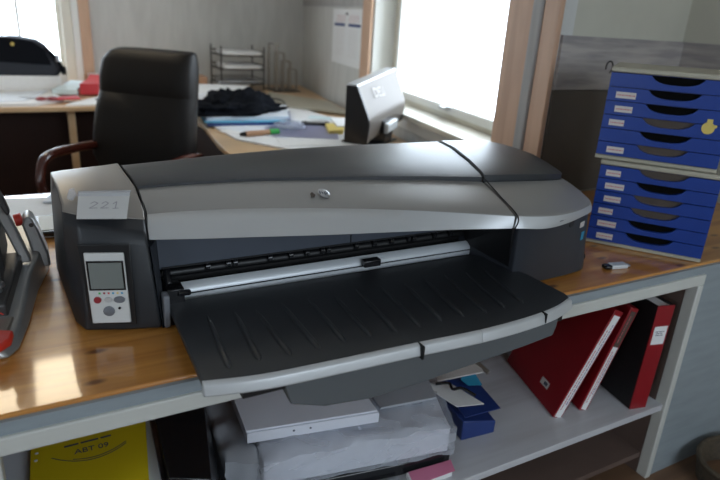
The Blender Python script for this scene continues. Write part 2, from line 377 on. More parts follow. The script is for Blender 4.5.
# lighter band of the cover's front edge
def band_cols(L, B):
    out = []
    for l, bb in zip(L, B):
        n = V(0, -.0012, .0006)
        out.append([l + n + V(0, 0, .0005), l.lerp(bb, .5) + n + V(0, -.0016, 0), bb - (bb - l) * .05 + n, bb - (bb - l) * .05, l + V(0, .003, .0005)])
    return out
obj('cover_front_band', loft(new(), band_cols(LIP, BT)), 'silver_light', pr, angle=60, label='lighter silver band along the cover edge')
def dark_cols(D, Rg, back=.06, low=.80, lift=lambda t: 0.0):
    cols = []
    for t_i, (d, r) in enumerate(zip(D, Rg)):
        e = lift(t_i / (len(D) - 1))
        a = d + V(0, .001, -.012); a2 = d + V(0, .001, .0055 + e * .9); q = r - d
        m1 = d + q * .3 + V(0, 0, .0095 + e * 1.1); m2 = d + q * .65 + V(0, 0, .0085 + e * .8); m3 = d + q * .9 + V(0, 0, .0035 + e * .2)
        cols.append([a, a2, d + q * .06 + V(0, 0, .0075 + e * 1.05), m1, m2, m3, r, r + V(0, back * .5, -.012), r + V(0, back, -.05), V(r.x, r.y + back, low), V(a.x, a.y + .03, low + .09)])
    return cols
obj('top_cover', loft(new(), dark_cols(BD, RG, lift=lambda t: .007 * t * t)), 'dark_top', pr, angle=50, label='dark grey top cover')
# face under the cover lip
b = new(); box(b, .184, 1.0, 1.155, 1.185, .862, .958); obj('inner_front_panel', b, 'panel_grey', pr, bevel=.002)
b = new(); box(b, .6255, .6275, 1.1535, 1.156, .862, .95); obj('panel_seam', b, 'seam', pr, smooth=False)
b = new(); box(b, .195, 1.0, 1.1525, 1.156, .864, .867); obj('panel_seam', b, 'seam', pr, smooth=False)
obj('rear_body', box(new(), .17, 1.09, 1.24, 1.50, .768, .90), 'black', pr)
obj('lower_body', box(new(), .19, 1.04, 1.10, 1.24, .762, .788), 'black', pr)
# paper path: black rollers and silver platen bar
b = new(); tube(b, [(.19, 1.19, .838), (1.0, 1.19, .838)], .010, 10)
obj('roller_shaft', b, 'black', pr)
obj('slot_back', box(new(), .192, .985, 1.20, 1.21, .79, .862), 'seam', pr)
for x in (.29, .335, .35, .43, .48, .52, .56, .575, .65, .70, .75, .80, .815, .88, .93):
    b = new(); tube(b, [(x, 1.180, .846), (x + .009, 1.180, .846)], .009, 12); obj('feed_roller', b, 'gloss_black', pr)
b = new(); loft(b, [[(x, 1.150, .790), (x, 1.149, .805), (x, 1.152, .814), (x, 1.160, .822), (x, 1.166, .824), (x, 1.168, .785)] for x in (.232, .985)])
obj('platen_bar', b, 'platen', pr, label='silver metal bar across the paper slot')
b = new(); box(b, .232, .985, 1.1475, 1.1495, .8030, .8055); obj('platen_groove', b, 'seam', pr)
b = new(); box(b, .655, .70, 1.130, 1.150, .806, .824); obj('paper_guide', b, 'gloss_black', pr, bevel=.003)
b = new(); box(b, .196, .232, 1.120, 1.175, .788, .83); tube(b, [(.205, 1.135, .835), (.205, 1.165, .862)], .008); tube(b, [(.218, 1.12, .822), (.244, 1.13, .815)], .007)
obj('hinge_block', b, 'gloss_black', pr, bevel=.003)

# left housing
def house(c):        # closed profile from a few numbers
    return [V(*p) for p in c]
H0 = house([(.030, 1.175, .765), (.024, 1.172, .935), (.027, 1.178, .975), (.032, 1.215, .998), (.028, 1.285, 1.011), (.022, 1.367, 1.016), (.022, 1.44, 1.004), (.018, 1.47, .95), (.010, 1.47, .765)])
H1 = house([(.046, 1.136, .763), (.050, 1.138, .940), (.052, 1.146, .975), (.054, 1.195, .996), (.050, 1.28, 1.012), (.042, 1.372, 1.0205), (.042, 1.45, 1.004), (.038, 1.48, .95), (.034, 1.48, .763)])
H2 = house([(.115, 1.110, .763), (.114, 1.116, .940), (.114, 1.130, .966), (.116, 1.188, .989), (.115, 1.278, 1.009), (.108, 1.392, 1.0225), (.108, 1.47, 1.004), (.106, 1.50, .95), (.10, 1.50, .763)])
H3 = house([(.180, 1.092, .763), (.167, 1.108, .932), (.167, 1.126, .956), (.174, 1.186, .980), (.173, 1.278, 1.005), (.159, 1.408, 1.0235), (.159, 1.48, 1.004), (.16, 1.51, .95), (.16, 1.51, .763)])
lh = obj('left_housing', loft(new(), [H0, H1, H2, H3]), 'housing_dark', pr, bevel=.006, seg=3, angle=60)
up2 = lambda P, k: [P[2].lerp(P[3], .55) + V(0, -.0008, .0020)] + [P[i] + V(0, -.0004 if i < 4 else .0004, .0022) for i in range(3, 8)] + [P[7] + V(0, -.012, -.001)] + [P[i] + V(0, .004, -.006) for i in (5, 4, 3)] + [P[2].lerp(P[3], .6) + V(0, .004, -.005)]
obj('left_cap', loft(new(), [up2(H0, 0), up2(H1, 0), up2(H2, 0), up2(H3, 0)]), 'taupe', pr, bevel=.003, seg=3, angle=60, label='silver cap over the left end')
b = new(); hexa(b, [(.181, 1.094, .763), (.190, 1.100, .763), (.190, 1.24, .763), (.181, 1.24, .763), (.170, 1.112, .93), (.188, 1.150, .93), (.188, 1.24, .93), (.170, 1.24, .93)])
obj('housing_cheek', b, 'charcoal', pr)
b = new(); box(b, .184, .196, 1.085, 1.112, .766, .835); obj('tray_hinge', b, 'grey_btn', pr, bevel=.003)
# control panel (leaning on the housing's front face)
PU = V(.950, -.312, 0).normalized(); PV = V(-.02, .035, 1).normalized(); PN = PU.cross(PV).normalized()
PO = V(.0925, 1.118, .852) + PN * .004
b = frameprism(new(), [(-.040, -.070), (.043, -.074), (.046, .092), (-.047, .092)], PO - PN * .004, PU, PV, PN, .0035)
obj('panel_surround', b, 'panel_dark', pr, bevel=.002)
cp = obj('control_panel', frameprism(new(), [(-.036, -.066), (.034, -.066), (.034, .077), (-.036, .077)], PO, PU, PV, PN, .006), 'keypad', pr, bevel=.002, label='white keypad with screen and buttons')
QO = PO + PN * .006
obj('screen_bezel', frameprism(new(), [(-.033, .003), (.032, .003), (.032, .062), (-.033, .062)], QO, PU, PV, PN, .0012), 'gloss_black', cp)
obj('screen', frameprism(new(), [(-.0295, .0065), (.0285, .0065), (.0285, .0585), (-.0295, .0585)], QO + PN * .001, PU, PV, PN, .0009), 'lcd', cp, label='grey liquid crystal screen')
def btn(a, c, r, m, sx=1.0, lab=None, h=.003):
    bm = disc(new(), QO + PU * a + PV * c, PN, r, h, 20, sx); obj('button', bm, m, cp, label=lab)
btn(-.021, -.0165, .0068, 'red_btn', lab='dark red button'); btn(.018, -.0165, .0068, 'grey_btn', 1.5); btn(-.003, -.040, .0100, 'grey_btn', 1.05, 'large round grey button')
btn(-.002, -.0165, .0055, 'silver_light', 1.3); btn(.0165, -.034, .0025, 'gloss_black')
for i, mm in enumerate(('green', 'red_btn', 'redpaper', 'cyan', 'gold', 'cyan')):
    obj('ink_light', frameprism(new(), [(-.018 + i * .008, -.005), (-.0145 + i * .008, -.005), (-.0145 + i * .008, -.0015), (-.018 + i * .008, -.0015)], QO, PU, PV, PN, .0006), mm, cp)

# right housing: silver cap, band, dark cap, charcoal face
lR = smooth_pts([(.924, .940, .94), (.948, .930, .94), (.995, .927, .935), (1.045, .933, .932), (1.112, .950, .931), (1.181, .975, .930), (1.252, 1.008, .928), (1.290, 1.06, .925), (1.312, 1.18, .925)], 5)
bR = smooth_pts([(.934, .945, .968), (.957, .941, .966), (.996, .934, .964), (1.050, .932, .962), (1.125, .950, .958), (1.190, .977, .954), (1.246, 1.010, .950), (1.290, 1.065, .947), (1.315, 1.18, .945)], 5)
dR = smooth_pts([(.972, 1.112, 1.0), (1.00, 1.103, 1.0), (1.04, 1.096, 1.0), (1.09, 1.09, .999), (1.15, 1.09, .996), (1.205, 1.10, .991), (1.255, 1.125, .984), (1.300, 1.17, .973), (1.326, 1.225, .960)], 5)
rR = smooth_pts([(1.103, 1.495, 1.02), (1.13, 1.495, 1.02), (1.165, 1.49, 1.02), (1.20, 1.485, 1.02), (1.235, 1.475, 1.02), (1.270, 1.455, 1.018), (1.300, 1.42, 1.013), (1.322, 1.37, 1.004), (1.332, 1.30, .990)], 5)
obj('right_cap', loft(new(), silver_cols(lR, bR, dR)), 'silver', pr, angle=60, label='silver cap over the ink bay')
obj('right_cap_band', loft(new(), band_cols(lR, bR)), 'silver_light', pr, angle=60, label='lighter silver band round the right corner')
obj('right_top_cap', loft(new(), dark_cols([p + V(0, .004, .004) for p in dR], [p + V(0, -.01, .004) for p in rR], .05, .80, lambda t: .008 * (1 - t ** 4))), 'dark_top', pr, angle=50)
faceP = smooth_pts([(.996, .995, 0), (1.03, .988, 0), (1.07, .985, 0), (1.13, .986, 0), (1.19, .990, 0), (1.258, 1.003, 0), (1.288, 1.045, 0), (1.30, 1.13, 0), (1.304, 1.25, 0), (1.304, 1.44, 0)], 4)
faceT = smooth_pts([(.960, .962, 0), (1.0, .942, 0), (1.05, .943, 0), (1.115, .960, 0), (1.18, .984, 0), (1.248, 1.013, 0), (1.284, 1.064, 0), (1.302, 1.13, 0), (1.308, 1.25, 0), (1.306, 1.44, 0)], 4)
def zt(x): return .945 if x < 1.1 else .945 - (x - 1.1) * .11
low = [V(p.x, p.y, .765) for p in faceP]; hi = [V(p.x, p.y, zt(p.x)) for p in faceT]
bk = [(1.25, 1.49), (.99, 1.49)]
obj('bay_side', hexa(new(), [(.990, 1.004, .80), (.9955, 1.004, .80), (.9955, 1.20, .80), (.988, 1.20, .80), (.950, .972, .94), (.962, .972, .94), (.990, 1.20, .94), (.975, 1.20, .94)]), 'seam', pr)
ring0 = low + [V(x, y, .765) for x, y in bk]; ring1 = hi + [V(x, y, .945) for x, y in bk]
ringm = [a.lerp(c, .5) for a, c in zip(ring0, ring1)]
obj('right_housing', loft(new(), [ring0, ringm, ring1]), 'charcoal', pr, angle=50, bevel=.003)
b = disc(new(), (1.145, .978, .917), (.3, -1, 0), .010, .007, 20, 1.3); obj('finger_notch', b, 'black', pr)
FN = V(.35, -.93, 0).normalized(); FU = V(.93, .35, 0).normalized(); FV = V(0, 0, 1)
def sticker(o, wd, ht, m, lab):
    obj('sticker', frameprism(new(), [(-wd / 2, -ht / 2), (wd / 2, -ht / 2), (wd / 2, ht / 2), (-wd / 2, ht / 2)], o, FU, FV, FN, .0012), m, pr, label=lab)
sticker(V(1.210, .9935, .901), .026, .014, 'label', 'small white sticker'); sticker(V(1.222, .9965, .868), .016, .022, 'cyan', 'small blue sticker')
obj('model_print', strokes(new(), [[(-.030, 0), (-.012, .0005)], [(-.008, .0005), (.012, .001)], [(.016, .001), (.026, .001)]], (1.085, .9385, .9455), (.965, .262, 0), (0, .2, 1), (.25, -.95, .2), .0012), 'grey_btn', pr, smooth=False)
# dashed vent print next to the seam on the dark top
def on_top(t, f): # point on the dark cover
    i = t * (len(BD) - 1); j = int(i); d = BD[j].lerp(BD[min(j + 1, len(BD) - 1)], i - j); r = RG[j].lerp(RG[min(j + 1, len(BD) - 1)], i - j)
    return d + (r - d) * f + V(0, 0, .0085 if f > .1 else .007)
b = new()
for k in range(3):
    t0 = .742 + k * .062
    c4 = [on_top(t0, .20), on_top(t0 + .050, .16), on_top(t0 + .052 - .012, .36), on_top(t0 - .012, .38)]
    for (i0, i1) in ((0, 1), (1, 2), (2, 3), (0, 2)):
        p, q = c4[i0], c4[i1]; sd = (q - p).normalized().cross(V(0, 0, 1)) * .0035
        b.faces.new([b.verts.new(x + V(0, 0, .0020)) for x in (p - sd, q - sd, q + sd, p + sd)])
obj('worn_sticker', b, 'label', pr, smooth=False, label='peeled pale sticker residue')
# seams
def seam(pts, r=.0016): obj('cover_seam', tube(new(), pts, r, 6), 'seam', pr)
seam([V(p.x, p.y, p.z) for p in smooth_pts([(.1695, 1.122, .940), (.1745, 1.184, .977), (.1765, 1.276, 1.005), (.1635, 1.395, 1.0235)], 5)], .0016)
seam([V(p.x, p.y, p.z) for p in smooth_pts([(.9235, .936, .940), (.9290, .938, .969), (.952, 1.03, .989), (.9685, 1.112, 1.010), (.972, 1.118, 1.0135), (1.01, 1.23, 1.0245), (1.055, 1.36, 1.0285), (1.097, 1.49, 1.022)], 5)], .0016)
# logo badge and chip in the paint
lc = V(.553, 1.158, .9915); ln = V(-.02, -.28, 1).normalized(); lu = V(1, -.18, 0).normalized(); lv = ln.cross(lu).normalized()
bd = obj('logo_badge', disc(new(), lc, ln, .0125, .003, 24, 1.45), 'steel', pr, label='oval chrome badge with lettering')
text_on('badge_lettering', 'hp', .021, lc + ln * .003 + V(-.001, 0, 0), lu, lv, M['ink'], bd, 0)
obj('worn_mark', frameprism(new(), [(-.031, -.011), (-.024, -.012), (-.020, -.004), (-.025, .008), (-.030, .002)], lc - ln * .001, lu, lv, ln, .0016), 'kraft', pr, label='small brown worn mark beside the badge')

# output tray
ty = lambda y: .812 - (y - .80) * .036
FR = smooth_pts([(.188, .812, 0), (.28, .793, 0), (.40, .786, 0), (.57, .780, 0), (.714, .773, 0), (.838, .778, 0), (.93, .792, 0), (1.000, .816, 0)], 4)
outline = [(p.x, p.y) for p in FR] + [(1.009, .835), (1.012, .95), (1.008, 1.045), (.990, 1.10), (.965, 1.125), (.206, 1.132), (.198, 1.12)]
b = new(); va = [b.verts.new((x, y, ty(y) - .014)) for x, y in outline]; vb = [b.verts.new((x, y, ty(y))) for x, y in outline]
b.faces.new(va[::-1]); b.faces.new(vb); n = len(outline)
for i in range(n): b.faces.new((va[i], va[(i + 1) % n], vb[(i + 1) % n], vb[i]))
tr_ = obj('output_tray', b, 'tray', pr, bevel=.003, label='black ribbed output tray')
for i in range(14):
    xf = .238 + i * .0535; yf = .828 + .004 * math.sin(i * 1.7)
    xb = xf + (.018 if i < 2 else (xf - .30) * .10); yb = 1.045 - .006 * (i % 3)
    P4 = [V(xf + (xb - xf) * t, yf + (yb - yf) * t, ty(yf + (yb - yf) * t) - .0012) for t in (0, .06, .2, .8, 1)]
    if P4[-1].x > .985: continue
    obj('rib', tube(new(), P4, [.001, .0062, .0066, .0048, .001], 10), 'tray', tr_)
def lip(i0, i1, name='tray_lip', drop=.024, pad=0):
    cols = []
    for p in FR[i0:i1 + 1]:
        z = ty(p.y); yb = p.y
        cols.append([V(p.x, yb + .002, z - .0005), V(p.x, yb - .004, z - .001), V(p.x, yb - .009, z - .005), V(p.x, yb - .013, z - drop + .002), V(p.x, yb - .008, z - drop - .002), V(p.x, yb + .004, z - drop)])
    return obj(name, loft(new(), cols), 'silver_light', tr_, bevel=.0015, label='light silver tray lip segment')
b = new(); box(b, .5745, .5780, .7605, .785, .786, .8125); obj('lip_gap', b, 'seam', tr_); lip(0, 16); lip(16, 22); lip(22, 28)
obj('lip_seam', box(new(), FR[22].x - .0006, FR[22].x + .0006, FR[22].y - .0145, FR[22].y, ty(.78) - .019, ty(.78) + .002), 'seam', tr_)
# paper input tray underneath
lowp = [(.334, .735), (.40, .712), (.493, .702), (.604, .706), (.75, .718), (.87, .728), (.948, .737), (.955, .76), (.955, .785), (.32, .785)]
b = new(); loft(b, [[V(x, y, z + (y - .80) * .12) for x, z in lowp] for y in (.797, .902)])
obj('input_tray', b, 'tray_grey', pr, bevel=.003, label='dark grey paper input tray under the output tray')
obj('input_tray_shelf', box(new(), .25, .97, .80, 1.10, .768, .786), 'black', pr)
obj('printer_foot', disc(new(), (.08, 1.2, DZ), (0, 0, 1), .015, .006), 'black', pr); obj('printer_foot', disc(new(), (.08, 1.42, DZ), (0, 0, 1), .015, .006), 'black', pr)
obj('printer_foot', disc(new(), (1.2, 1.1, DZ), (0, 0, 1), .015, .006), 'black', pr); obj('printer_foot', disc(new(), (1.2, 1.40, DZ), (0, 0, 1), .015, .006), 'black', pr)
# note taped on the left housing
NU = V(.958, -.282, 0).normalized(); NV0 = V(.09, .92, .36); NV = (NV0 - NU * NV0.dot(NU)).normalized(); NN = NU.cross(NV).normalized()
NO = V(.103, 1.178, .9990)
nc = obj('paper_note', frameprism(new(), [(-.044, -.038), (.0435, -.039), (.041, .041), (-.053, .041)], NO, NU, NV, NN, .0008), 'card', None, label=None)
tag(nc, 'small white card with handwritten 221 taped on the printer above its screen', 'note')
nc_in = strokes(new(), [[(-.026, .006), (-.020, .012), (-.013, .007), (-.022, -.004), (-.027, -.008), (-.012, -.007)], [(-.006, .006), (0, .012), (.006, .007), (-.002, -.004), (-.007, -.008), (.008, -.007)], [(.014, .005), (.020, .012), (.020, -.009)], [(.015, -.009), (.026, -.008)]], NO + NN * .0008, NU, NV, NN, .0009)
obj('handwriting', nc_in, 'faint_ink', nc, smooth=False)
obj('tape', frameprism(new(), [(-.053, .030), (.041, .031), (.042, .047), (-.054, .045)], NO, NU, NV, NN, .0013), 'plastic_clear', nc)
b = frameprism(new(), [(-.070, .022), (-.060, .016), (-.055, .034), (-.062, .050), (-.070, .046)], NO, NU, NV, NN, .005)
obj('tape', b, 'plastic_clear', nc, label='curled end of clear tape')

# ------------------------------------------------------------------ blue drawer units
DA = math.atan2(-.5949, .8038) ; dX = V(.5949, -.8038, 0); dY = V(.8038, .5949, 0)
def drawer_unit(z0, label, specs, ox, oy):
    t = thing('drawer_unit', label, 'drawer unit', (ox, oy, z0), math.atan2(-.8038, .5949), 'blue drawer units stacked on the desk')
    W, D, H = .316, .35, .258
    b = new(); box(b, 0, W, .004, D, 0, .012); obj('base_plate', b, 'beige', t, bevel=.003, local=True)
    b = new(); box(b, .001, W - .001, .008, D, .012, H - .012); obj('case', b, 'blue2', t, local=True)
    b = new(); prism(b, [(0, -.004), (W, -.004), (W, D), (0, D)], H - .014, H); obj('top_plate', b, 'beige', t, bevel=.004, local=True, label='beige top plate')
    h = (H - .028) / 6
    for i, (lab, fill) in enumerate(specs):
        zt_ = H - .015 - i * h
        # drawer front with a curved grip opening (built around it)
        xa, xb, dp = .105, .235, .020
        n = 12; arc = [(xa + (xb - xa) * k / n, zt_ - .002 - dp * (1 - abs(2 * k / n - 1) ** 3.2) ** .8) for k in range(n + 1)]
        pts = [(.002, zt_ - h + .002), (W - .002, zt_ - h + .002), (W - .002, zt_ - .0005), (xb, zt_ - .0005)] + [(x, z) for x, z in arc[::-1]] + [(xa, zt_ - .0005), (.002, zt_ - .0005)]
        b = new(); frameprism(b, pts, (0, -.004, 0), (1, 0, 0), (0, 0, 1), (0, 1, 0), .012)
        d = obj('drawer', b, 'blue', t, local=True, smooth=False)
        b = new(); box(b, xa - .002, xb + .002, .0078, .010, zt_ - .027, zt_ - .001); d2 = obj('grip', b, 'kraft' if fill else 'slot', d, local=True, label='brown contents seen in the grip' if fill else None)
        if lab:
            x0 = .020 + .004 * (i % 3); wl = .040 + .006 * ((i * 2) % 3)
            b = new(); box(b, x0, x0 + wl, -.0052, -.004, zt_ - .029, zt_ - .012); l = obj('label_card', b, 'label', d, local=True, label='white paper label')
    return t
spec_u = [(0, 0), (1, 0), (1, 0), (1, 1), (0, 0), (1, 1)]; spec_l = [(1, 1), (1, 0), (1, 1), (1, 1), (1, 0), (1, 0)]
dl = drawer_unit(DZ + .001, 'lower blue drawer unit with six labelled drawers standing on the pine desk', spec_l, 1.450, 1.168)
du = drawer_unit(DZ + .2605, 'upper blue drawer unit with beige top and round yellow sticker, stacked on the lower', spec_u, 1.438, 1.184)
b = disc(new(), (.268, -.004, .120), (0, -1, 0), .016, .0015, 24); prism(b, [(.262, -.0058), (.276, -.0058), (.276, -.004), (.262, -.004)], .130, .144)
box(b, .276, .288, -.0055, -.004, .122, .130)
obj('yellow_sticker', b, 'gold', du, local=True, label='yellow plastic fruit shaped sticker')
# label scribbles are too small to read: short ink lines
for t_ in (dl, du):
    for d in [c for c in t_.children if c.name.startswith('drawer')]:
        for l in [c for c in d.children if c.name.startswith('label_card')]:
            me = l.data; xs = [v.co.x for v in me.vertices]; zs = [v.co.z for v in me.vertices]; x0, x1, z0, z1 = min(xs), max(xs), min(zs), max(zs)
            bm = bmesh.new(); bm.from_mesh(me); zc = (z0 + z1) / 2; x = x0 + .004; k = 0
            m2 = M['inkred']; me.materials.append(m2); first = len(bm.faces)
            while x < x1 - .005:
                wl = .003 + .003 * ((k * 7) % 3) / 2; vs = [bm.verts.new((xx, -.0055, zz)) for xx, zz in ((x, zc - .0014), (x + wl, zc - .0014), (x + wl, zc + .0014), (x, zc + .0014))]
                f = bm.faces.new(vs); f.material_index = 1; x += wl + .0016; k += 1
            bm.to_mesh(me); bm.free()

# small memory stick on the desk by the drawers
us = thing('usb_stick', 'small silver and black usb stick lying on the desk before the blue drawers', 'usb stick', (1.365, .985, DZ), -.20)
obj('body', box(new(), -.036, .012, -.011, .011, .0, .011), 'gloss_black', us, bevel=.003, local=True)
obj('sleeve', box(new(), -.018, .034, -.012, .012, .0005, .0125), 'platen', us, bevel=.002, local=True, label='silver metal sleeve')
obj('plug', box(new(), .033, .046, -.006, .006, .003, .008), 'steel', us, local=True)
# cable curl behind the printer corner
b = tube(new(), smooth_pts([(1.325, 1.06, .764), (1.338, 1.07, .770), (1.350, 1.11, .788), (1.352, 1.15, .795), (1.345, 1.19, .785), (1.335, 1.22, .770)]), .002, 6)
tag(obj('power_cable', b, 'black'), 'thin dark cable curling beside the right end of the printer', 'cable')

# ------------------------------------------------------------------ things on the cabinet shelf
SZ = .285
def binder(name, label, o, wdir, up, th, width, height, spine_m, lab_band=None, side='red', group=None):
    o, wdir, up = Vector(o), Vector(wdir).normalized(), Vector(up); up = (up - wdir * up.dot(wdir)).normalized(); nrm = wdir.cross(up).normalized()
    if nrm.x < 0: nrm = -nrm            # thickness direction, to the right
    t = thing(name, label, 'binder', o, group='red binders on the cabinet shelf')
    def slab(a0, a1, w0, w1, h0, h1, nm, m, par=t, bev=.001, lab=None):
        c = lambda a, ww, hh: o + nrm * a + wdir * ww + up * hh
        bm = hexa(new(), [c(a0, w0, h0), c(a1, w0, h0), c(a1, w1, h0), c(a0, w1, h0), c(a0, w0, h1), c(a1, w0, h1), c(a1, w1, h1), c(a0, w1, h1)])
        return obj(nm, bm, m, par, bevel=bev, label=lab)
    slab(0, .003, .0, width, 0, height, 'cover', side); slab(th - .003, th, 0, width, 0, height, 'cover', side)
    slab(.0, th, -.002, .002, 0, height, 'spine', spine_m)
    slab(.003, th - .003, .01, width - .01, .004, height - .008, 'pages', 'paper')
    return t, slab, o, wdir, up, nrm
wd_ = (.27, .963, 0); up_ = (.33, -.13, .94)
h_b = .372
t1, slab, o, wv, uv, nv = binder('binder', 'leftmost red binder with white lettered spine leaning right on the shelf', (1.258, 1.003, SZ + .003), wd_, up_, .030, .31, h_b, 'red')
slab(.005, .026, -.0030, -.0018, .004, h_b - .015, 'spine_label', 'paper', lab='white spine label with red lettering')
slab(-.0008, .0001, .075, .118, .045, .066, 'cover_sticker', 'label', lab='small white sticker'); slab(-.0012, -.0007, .082, .100, .050, .061, 'sticker_mark', 'ink')
def print_rows(t, o, uv, wv, nv, rows, m, seed):
    rnd = random.Random(seed); L = []
    for off, a, b in rows:
        x = a
        while x < b:
            wl = .004 + rnd.random() * .010; L.append([(x, off), (min(x + wl, b), off)]); x += wl + .0022
    n_ = uv.cross(nv); n_ = n_ if n_.dot(wv) < 0 else -n_
    obj('spine_print', strokes(new(), L, o - wv * .0031, uv, nv, n_, .0013), m, t, smooth=False)
print_rows(t1, o, uv, wv, nv, [(.011, .03, .24), (.011, .26, .31)], M['inkred'], 1); print_rows(t1, o, uv, wv, nv, [(.019, .05, .33)], M['violet_ink'], 2)
t2, slab, o, wv, uv, nv = binder('binder', 'middle red binder with narrow white and brown spine leaning right beside the upright one', (1.360, .997, SZ + .003), wd_, (.26, -.11, .96), .028, .31, .355, 'red')
slab(.006, .024, -.0030, -.0018, .004, .225, 'spine_label', 'paper', lab='white lower spine label'); slab(.006, .024, -.0030, -.0018, .226, .345, 'spine_label', 'kraft', lab='brown upper spine label')
print_rows(t2, o, uv, wv, nv, [(.012, .03, .21), (.012, .24, .33)], M['inkred'], 3); print_rows(t2, o, uv, wv, nv, [(.018, .06, .20)], M['violet_ink'], 4)
t3, slab, o, wv, uv, nv = binder('binder', 'rightmost red ring binder with black side standing upright at the shelf end', (1.512, .935, SZ + .001), (.18, .98, 0), (.03, -.01, 1), .062, .29, .352, 'red', side='binder_black')
slab(.008, .056, -.0032, -.0018, .225, .285, 'spine_label', 'paper', lab='white label')
print_rows(t3, o, nv, wv, uv, [(.268, .014, .046), (.262, .016, .040), (.256, .016, .044)], M['ink'], 5)

# left compartment: yellow book, white papers, black folder
yb = thing('yellow_book', 'yellow booklet with black ABT 09 lettering lying on the shelf pile at left', 'book', (.02, 1.1, .50))
YP = [(-.088, .955), (.112, .935), (.150, 1.215), (-.078, 1.24)]
obj('cover', prism(new(), YP, .486, .500), 'yellow', yb, bevel=.001)
for k, (x, y) in enumerate([(-.070, 1.150), (-.072, 1.128)]):
    obj('punch_hole', disc(new(), (x, y, .4998), (0, 0, 1), .0035, .0008, 12), 'paper', yb)
text_on('cover_lettering', 'ABT 09', .021, (.030, 1.122, .500), (.985, -.02, 0), (.02, .985, 0), M['ink'], yb, .0)
obj('cover_print', strokes(new(), [[(-.045, .0), (-.018, .001)], [(-.014, .001), (.02, .002)], [(.024, .002), (.045, .003)]], (.025, 1.147, .500), (1, -.02, 0), (.02, 1, 0), (0, 0, 1), .0028), 'ink', yb, smooth=False)
arc = [[(x, .006 * 0 + 6.0 * (x - .02) ** 2 + dz) for x in np.linspace(-.055, .085, 12)] for dz in (0, .006)]
arc[1] = arc[1][3:]
obj('cover_arc', strokes(new(), arc, (.01, 1.088, .500), (1, -.02, 0), (.02, 1, 0), (0, 0, 1), .0011), 'ink', yb, smooth=False)
tag(obj('paper_stack', prism(new(), [(-.15, .945), (.14, .945), (.16, 1.25), (-.14, 1.27)], SZ, .485), 'paper2', bevel=.002), 'tall stack of white papers under the yellow booklet', 'paper stack')
bf = thing('black_folder', 'black glossy folder leaning between the yellow booklet and the plastic bags', 'folder', (.2, 1.05, SZ))
hexb = [(.165, .945, SZ), (.270, .935, SZ), (.300, 1.30, SZ), (.190, 1.30, SZ), (.150, .950, .52), (.228, .935, .50), (.285, 1.22, .50), (.165, 1.24, .52)]
obj('cover', hexa(new(), hexb), 'gloss_black', bf, bevel=.003)
b = new(); random.seed(3)
# plastic bag bundles
def bag(name, label, outline, z0, z1, m, amp=.008, seed=1, cat='bag', lip=0):
    rnd = random.Random(seed); N = len(outline)
    cx = sum(p[0] for p in outline) / N; cy = sum(p[1] for p in outline) / N
    dense = []
    for i in range(N):
        a, c = outline[i], outline[(i + 1) % N]
        for k in range(8): dense.append((a[0] + (c[0] - a[0]) * k / 8, a[1] + (c[1] - a[1]) * k / 8))
    rings = []
    for zf, sc in ((0, .97), (.35, 1.0), (.75, 1.0), (.95, .985), (1, .93), (1.02, .7), (1.03, .4), (1.03, .1)):
        r = []
        for i, (x, y) in enumerate(dense):
            j = amp * (rnd.random() - .5) * (1 if zf < .99 else .7)
            r.append((cx + (x - cx) * sc + j, max(.915, cy + (y - cy) * sc + j * .5), z0 + (z1 - z0) * zf + (amp * .6 * (rnd.random() - .5) if zf > .2 else 0)))
        rings.append(r)
    bm = loft(new(), rings)
    o = obj(name, bm, m, None, angle=80)
    s = o.modifiers.new('sub', 'SUBSURF'); s.levels = 1; s.render_levels = 2
    return tag(o, label, cat)
def crumpled(name, quad, z0, z1, m, label, cat, amp=.006, seed=0, freq=9, n=22, parent=None, tilt=0):
    """a soft flat package: a box grid with creased, slightly bulging faces"""
    q = [Vector((x, y, 0)) for x, y in quad]; bm = bmesh.new(); g = {}
    nz_ = 5
    def P(i, j, k):
        key = (i, j, k)
        if key in g: return g[key]
        u, v, w_ = i / n, j / n, k / nz_
        p = (q[0] * (1 - u) + q[1] * u) * (1 - v) + (q[3] * (1 - u) + q[2] * u) * v
        edge = min(u, 1 - u, v, 1 - v); z = z0 + (z1 - z0) * w_
        s1 = Vector((p.x * freq, p.y * freq, z * freq * 2 + seed)); a1 = 1 - abs(noise.noise(s1)) * 2.4; a2 = noise.noise(s1 * 2.3 + Vector((5, 1, 2)))
        z += amp * (a1 * .8 + a2 * .6) * w_ - (.008 * (1 - min(1, edge * 14)) * w_)
        rr = amp * .8 * noise.noise(s1 * 1.7 + Vector((0, 7, 0)))
        p = p + Vector((rr, max(rr, -.004) if j == 0 else rr * .5, 0)); p.y = max(p.y, .916)
        g[key] = bm.verts.new((p.x, p.y, z)); return g[key]
    for i in range(n):
        for j in range(n):
            bm.faces.new((P(i, j, nz_), P(i + 1, j, nz_), P(i + 1, j + 1, nz_), P(i, j + 1, nz_))); bm.faces.new((P(i, j, 0), P(i, j + 1, 0), P(i + 1, j + 1, 0), P(i + 1, j, 0)))
        for k in range(nz_):
            for a_, b_ in (((i, 0), (i + 1, 0)), ((i + 1, n), (i, n)), ((0, i + 1), (0, i)), ((n, i), (n, i + 1))):
                bm.faces.new((P(*a_, k), P(*b_, k), P(*b_, k + 1), P(*a_, k + 1)))
    o = obj(name, bm, m, parent, angle=45)
    if label: tag(o, label, cat)
    return o
tag(obj('document_wallet', prism(new(), [(.29, 1.065), (.50, 1.02), (.72, .985), (.86, .975), (.90, 1.10), (.32, 1.14)], SZ, .322), 'gloss_black', bevel=.004), 'flat black document case at the bottom of the shelf pile', 'case')
tag(obj('clear_folder', prism(new(), [(.38, .925), (.63, .925), (.70, .96), (.705, .980), (.50, 1.012), (.36, 1.045)], SZ, .292), 'bag_grey', bevel=.001), 'grey see-through plastic folder at the shelf front below the black case', 'folder')
